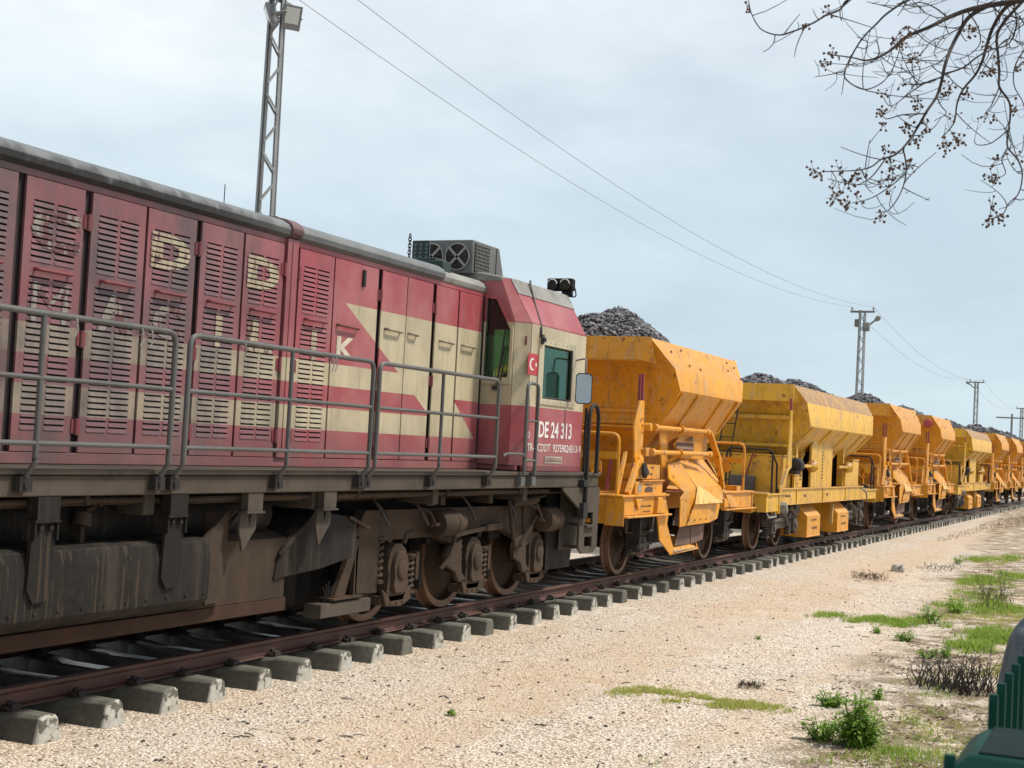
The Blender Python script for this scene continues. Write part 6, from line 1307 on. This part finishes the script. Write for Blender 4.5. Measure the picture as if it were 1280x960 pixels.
def twigbush(px, py, rx, ry, h, n, lab, seed, mat='dry', name='dry_bush'):
    c = gr(px, py); c.z = gz(c.x, c.y); q = random.Random(seed); m = MB()
    for k in range(n):
        a = q.uniform(0, 6.28); r = math.sqrt(q.random()); b = V3(math.cos(a)*r*rx, math.sin(a)*r*ry, -.01); hh = h*q.uniform(.4, 1.05); l = V3(q.gauss(0, .35), q.gauss(0, .35), 1)*hh
        pts = [b, b+l*.5+V3(q.gauss(0, .03), q.gauss(0, .03), 0), b+l]; m.tube(pts, [q.uniform(.004, .009)*min(1, h/.35)*(.6 if h > .5 else 1), .004*min(1, h/.35)*(.6 if h > .5 else 1), .0015], 5)
        for j in range(2):
            s_ = pts[1].lerp(pts[2], q.random()); e = V3(q.gauss(0, 1), q.gauss(0, 1), q.uniform(-.2, .9)).normalized()*hh*.4; m.tube([s_, s_+e*.6+V3(0, 0, .02), s_+e], [.003, .002, .001], 4)
    return tag(m.build(name, M[mat], org=tuple(c)), lab, 'dry bush') if False else (c, m)
def place_bush(*a, **k):
    c, m = twigbush(*a, **k); o = m.build(k.get('name', 'dry_bush'), M[k.get('mat', 'dry')], org=(0, 0, 0), fixn=False); o.location = c; tag(o, a[6], 'dry bush', 'dry bushes on the gravel'); return o
place_bush(1195, 862, .30, .42, .38, 130, 'tangled bush of dry bare twigs left of the green fence', 3, mat='bark')
place_bush(1240, 762, .25, .25, .75, 22, 'tall thin dry stalks standing in the grass at right', 5)
place_bush(1088, 724, .40, .32, .14, 120, 'low heap of brown dead twigs lying on the gravel', 6, mat='litter')
place_bush(1262, 655, 8, .8, .13, 420, 'far brown dead weeds beside the track at the right edge', 7, mat='litter')
place_bush(1205, 668, 6, .30, .07, 160, 'thin far line of dead weeds along the sleeper ends', 8, mat='litter')
place_bush(1172, 712, 1.0, .45, .08, 90, 'flat dark streak of dead stalks on the gravel', 9, mat='bark')  # dark ground patch drawn as low dark stems
place_bush(937, 860, .12, .10, .07, 60, 'small grey tuft of dry stalks above the low grass patch', 10)
place_bush(1247, 750, .5, .4, .25, 40, 'reddish dry weeds in the grass behind the tall stalks', 11, mat='litter')
c = gr(1123, 714); m = MB(); m.loft([[c+V3(a*.16*s_, b*.13*s_, z) for a, b in ((-1, -1), (1, -.9), (1, 1), (-.9, 1))] for s_, z in ((1, -.02), (.95, .10), (.7, .13))]); o = m.build('concrete_lump', M['concrete'], org=tuple(c), bevel=.015); o.location = c; tag(o, 'small grey concrete lump lying on the gravel', 'concrete block')

# ------------------------------------------------------------------ green picket fence, green box and a person leaning beside it
M['fgreen'] = paint('dark_green_fence_paint', (.002, .042, .030), .55, dirt=(.003, .02, .015), amt=.25, streak=.15, dark=.8); M['fgreen'].node_tree.nodes['Principled BSDF'].inputs['Specular IOR Level'].default_value = .12
fence = empty('picket_fence', (4.0, -7.5, GZ), 'dark green metal picket fence running along the lower right corner', 'fence'); FO = (4.0, -7.5, GZ)
for z in (.05, .98):
    for xa_, xb_ in ((-5, 2.945), (3.335, 15)): m = MB(); m.box(xa_, xb_, -7.53, -7.505, z-.02, z+.02); m.build('fence_rail', M['fgreen'], fence, org=FO)
for k in range(-39, 56):
    x = 3.515+.197*k
    if 2.86 < x < 3.38: continue
    m = MB(); m.box(x-.014, x+.014, -7.504, -7.484, GZ+.05, 1.29); m.prism([(x-.014, 1.29), (x+.014, 1.29), (x+.008, 1.308), (x-.008, 1.308)], 'y', -7.504, -7.484); m.build('picket', M['fgreen'], fence, org=FO)
for x in (-4.9, -1.5, 8.2, 11.6, 14.9):
    m = MB(); m.box(x-.03, x+.03, -7.575, -7.532, GZ-.1, 1.26); m.build('fence_post', M['fgreen'], fence, org=FO)
m = MB(); y0, y1, x0, x1, zt = -8.12, -7.462, 2.95, 3.33, 1.265
m.loft([[V3(x0, y1, GZ-.05), V3(x1, y1, GZ-.05), V3(x1, y0, GZ-.05), V3(x0, y0, GZ-.05)], [V3(x0, y1, zt-.035), V3(x1, y1, zt-.035), V3(x1, y0, zt-.035), V3(x0, y0, zt-.035)], [V3(x0+.03, y1-.04, zt), V3(x1-.03, y1-.04, zt), V3(x1-.03, y0+.035, zt), V3(x0+.03, y0+.035, zt)]])
M['lid'] = paint('shaded_green_lid', (.0008, .013, .010), .6, amt=.2, streak=.1, dirt=(.002, .01, .008)); M['lid'].node_tree.nodes['Principled BSDF'].inputs['Specular IOR Level'].default_value = .1  # same paint as the box, with the shade of the top put into the colour
bx = m.build('green_box', M['fgreen'], org=(0, 0, 0), bevel=.008); tag(bx, 'dark green metal box with a sloping-edged lid against the picket fence, bottom right corner', 'metal box')
m = MB(); m.box(x0+.045, x1-.02, y0+.05, y1-.055, zt, zt+.004); m.build('lid_shade_panel', M['lid'], bx, org=(0, 0, 0)); m = MB(); m.box(x0-.006, x0, y0+.03, y1-.03, .2, zt-.09); m.build('box_door', M['fgreen'], bx, org=(0, 0, 0)); m = MB(); m.cyl((x0-.02, y0+.08, .75), (x0-.006, y0+.08, .75), .02, 10); m.build('lock', M['darksteel'], bx, org=(0, 0, 0))

fence.location.y -= .010; bx.location.y -= .010
def skin_mesh(name, joints, edges, mat, parent, org, lv=2):
    me = bpy.data.meshes.new(name); me.from_pydata([tuple(Vector(p)-Vector(org)) for p, r in joints], edges, []); ob = bpy.data.objects.new(name, me); COL.objects.link(ob)
    me.materials.append(mat); sk = ob.modifiers.new('skin', 'SKIN'); lay = me.skin_vertices[0].data if me.skin_vertices else None
    if lay is None:
        bm = bmesh.new(); bm.from_mesh(me); bm.verts.layers.skin.verify(); bm.to_mesh(me); bm.free(); lay = me.skin_vertices[0].data
    for d, (p, r) in zip(lay, joints): d.radius = r if isinstance(r, tuple) else (r, r); d.use_root = False
    lay[0].use_root = True; sk.use_smooth_shade = True; sk.branch_smoothing = .6
    su = ob.modifiers.new('sub', 'SUBSURF'); su.levels = lv; su.render_levels = lv
    if parent: ob.parent = parent
    return ob
M['skin'] = paint('skin', (.46, .25, .17), .55, amt=.05, streak=.05); M['jacket'] = paint('grey_wool_jacket', (.12, .145, .165), .95, dirt=(.08, .09, .10), amt=.4); M['trousers'] = paint('dark_trousers', (.03, .035, .05), .9, amt=.2); M['hair'] = paint('dark_hair', (.02, .015, .012), .7)
PX, PY = 6.95, -7.312
def pp(dx, dy, z): return (PX+dx, PY+dy, z)
per = empty('person', (PX, PY, GZ), 'person in a grey jacket standing beyond the green picket fence, cut by the right edge', 'person'); PO = (PX, PY, GZ)
# facing the fence (-y), back a little rounded, forearms folded in front; left and right are the person's own
J = [(pp(0, .0, .60), (.15, .12)), (pp(0, .0, .80), (.14, .11)), (pp(0, -.02, 1.0), (.16, .11)), (pp(0, -.07, 1.12), (.10, .09)), (pp(0, -.11, 1.19), .052), (pp(0, -.16, 1.27), (.07, .085)), (pp(0, -.20, 1.37), (.078, .10)), (pp(0, -.20, 1.45), (.055, .07)),
     (pp(-.2, -.04, 1.08), .062), (pp(-.255, .01, .81), .045), (pp(-.20, -.17, .765), .035), (pp(-.16, -.215, .765), .028),
     (pp(.2, -.04, 1.08), .062), (pp(.255, .01, .81), .045), (pp(.14, -.20, .80), .035),
     (pp(-.10, .0, .52), .10), (pp(-.11, .01, .12), .06), (pp(-.11, .03, -.22), .04), (pp(-.11, -.10, -.27), .035),
     (pp(.10, .0, .52), .10), (pp(.11, .01, .12), .06), (pp(.11, .03, -.22), .04), (pp(.11, -.10, -.27), .035)]
E_ = [(0, 1), (1, 2), (2, 3), (3, 4), (4, 5), (5, 6), (6, 7), (3, 8), (8, 9), (9, 10), (10, 11), (3, 12), (12, 13), (13, 14), (0, 15), (15, 16), (16, 17), (17, 18), (0, 19), (19, 20), (20, 21), (21, 22)]
skin_mesh('body', J, E_, M['skin'], per, PO)
J2 = [(pp(0, .0, .56), (.175, .145)), (pp(0, .005, .78), (.165, .125)), (pp(0, -.005, .98), (.185, .12)), (pp(0, -.06, 1.11), (.13, .11)), (pp(0, -.10, 1.17), .075), (pp(-.2, -.04, 1.085), .085), (pp(-.258, .012, .81), .066), (pp(-.21, -.15, .768), .05), (pp(.2, -.04, 1.085), .085), (pp(.258, .012, .81), .066), (pp(.16, -.17, .80), .05)]
skin_mesh('jacket', J2, [(0, 1), (1, 2), (2, 3), (3, 4), (3, 5), (5, 6), (6, 7), (3, 8), (8, 9), (9, 10)], M['jacket'], per, PO)
J3 = [(pp(0, 0, .58), (.16, .13)), (pp(-.10, 0, .48), .115), (pp(-.11, .01, .12), .08), (pp(-.11, .03, -.2), .065), (pp(.10, 0, .48), .115), (pp(.11, .01, .12), .08), (pp(.11, .03, -.2), .065)]
skin_mesh('trousers', J3, [(0, 1), (1, 2), (2, 3), (0, 4), (4, 5), (5, 6)], M['trousers'], per, PO)
skin_mesh('hair', [(pp(0, -.175, 1.40), .088), (pp(0, -.19, 1.44), .085), (pp(0, -.15, 1.36), .075)], [(0, 1), (0, 2)], M['hair'], per, PO)
for sx2, hx0, hy0, hz0 in ((-1, -.16, -.215, .765), (1, .14, -.20, .80)):
    base = Vector(pp(hx0, hy0, hz0)); jj = [(base, .028), (base+V3(.02*-sx2, -.05, 0), (.036, .018))]; ee = [(0, 1)]
    for k, (off, L) in enumerate(((-.024, .07), (-.008, .08), (.009, .075), (.024, .058))):
        b = base+V3(.02*-sx2, -.06, 0)+V3(off, 0, .004); n0 = len(jj); jj += [(b+V3(0, -L*.3, .003), .009), (b+V3(0, -L*.65, -.006), .0085), (b+V3(0, -L*.85, -.03), .0075)]; ee += [(1, n0), (n0, n0+1), (n0+1, n0+2)]
    n0 = len(jj); jj += [(base+V3(.035*-sx2, -.03, .012), .011), (base+V3(.055*-sx2, -.06, .018), .0095), (base+V3(.055*-sx2, -.085, .01), .008)]; ee += [(0, n0), (n0, n0+1), (n0+1, n0+2)]
    skin_mesh('hand', jj, ee, M['skin'], per, PO)
m = MB(); m.tube([Vector(pp(-.175, -.195, .768))+V3(.04*math.cos(a), 0, .036*math.sin(a)) for a in [R_(30*i) for i in range(13)]], .012, 6); m.build('wrist_strap', M['rubber'], per, org=PO)
for sx2 in (-1, 1):
    m = MB(); m.loft([[Vector(pp(sx2*.11+a*w, b, z)) for a, b in ((-1, .09), (1, .09), (1, -.15), (.5, -.2), (-.5, -.2), (-1, -.15))] for w, z in ((.052, GZ), (.05, GZ+.05), (.04, GZ+.10))]); m.build('shoe', M['rubber'], per, org=PO, bevel=.02)
m = MB(); f0 = Vector(pp(0, -.295, 1.36)); m.lathe([(0, .016), (.03, .012), (.04, .004)], f0+V3(0, .01, -.01), (0, -1, -.5), 10); m.build('nose', M['skin'], per, org=PO)
for sx2 in (-1, 1):
    m = MB(); m.lathe([(0, .012), (.006, .010), (.009, .003)], Vector(pp(sx2*.03, -.292, 1.375)), (0, -1, 0), 10); m.build('eye', M['rubber'], per, org=PO)
    m = MB(); m.lathe([(0, .025), (.012, .028), (.016, .015)], Vector(pp(sx2*.078, -.19, 1.35)), (sx2, .2, 0), 12); m.build('ear', M['skin'], per, org=PO)
m = MB(); m.tube([Vector(pp(-.022, -.262, 1.30)), Vector(pp(0, -.27, 1.298)), Vector(pp(.022, -.262, 1.30))], .006, 6); m.build('mouth', paint('lips', (.30, .10, .09), .5), per, org=PO)
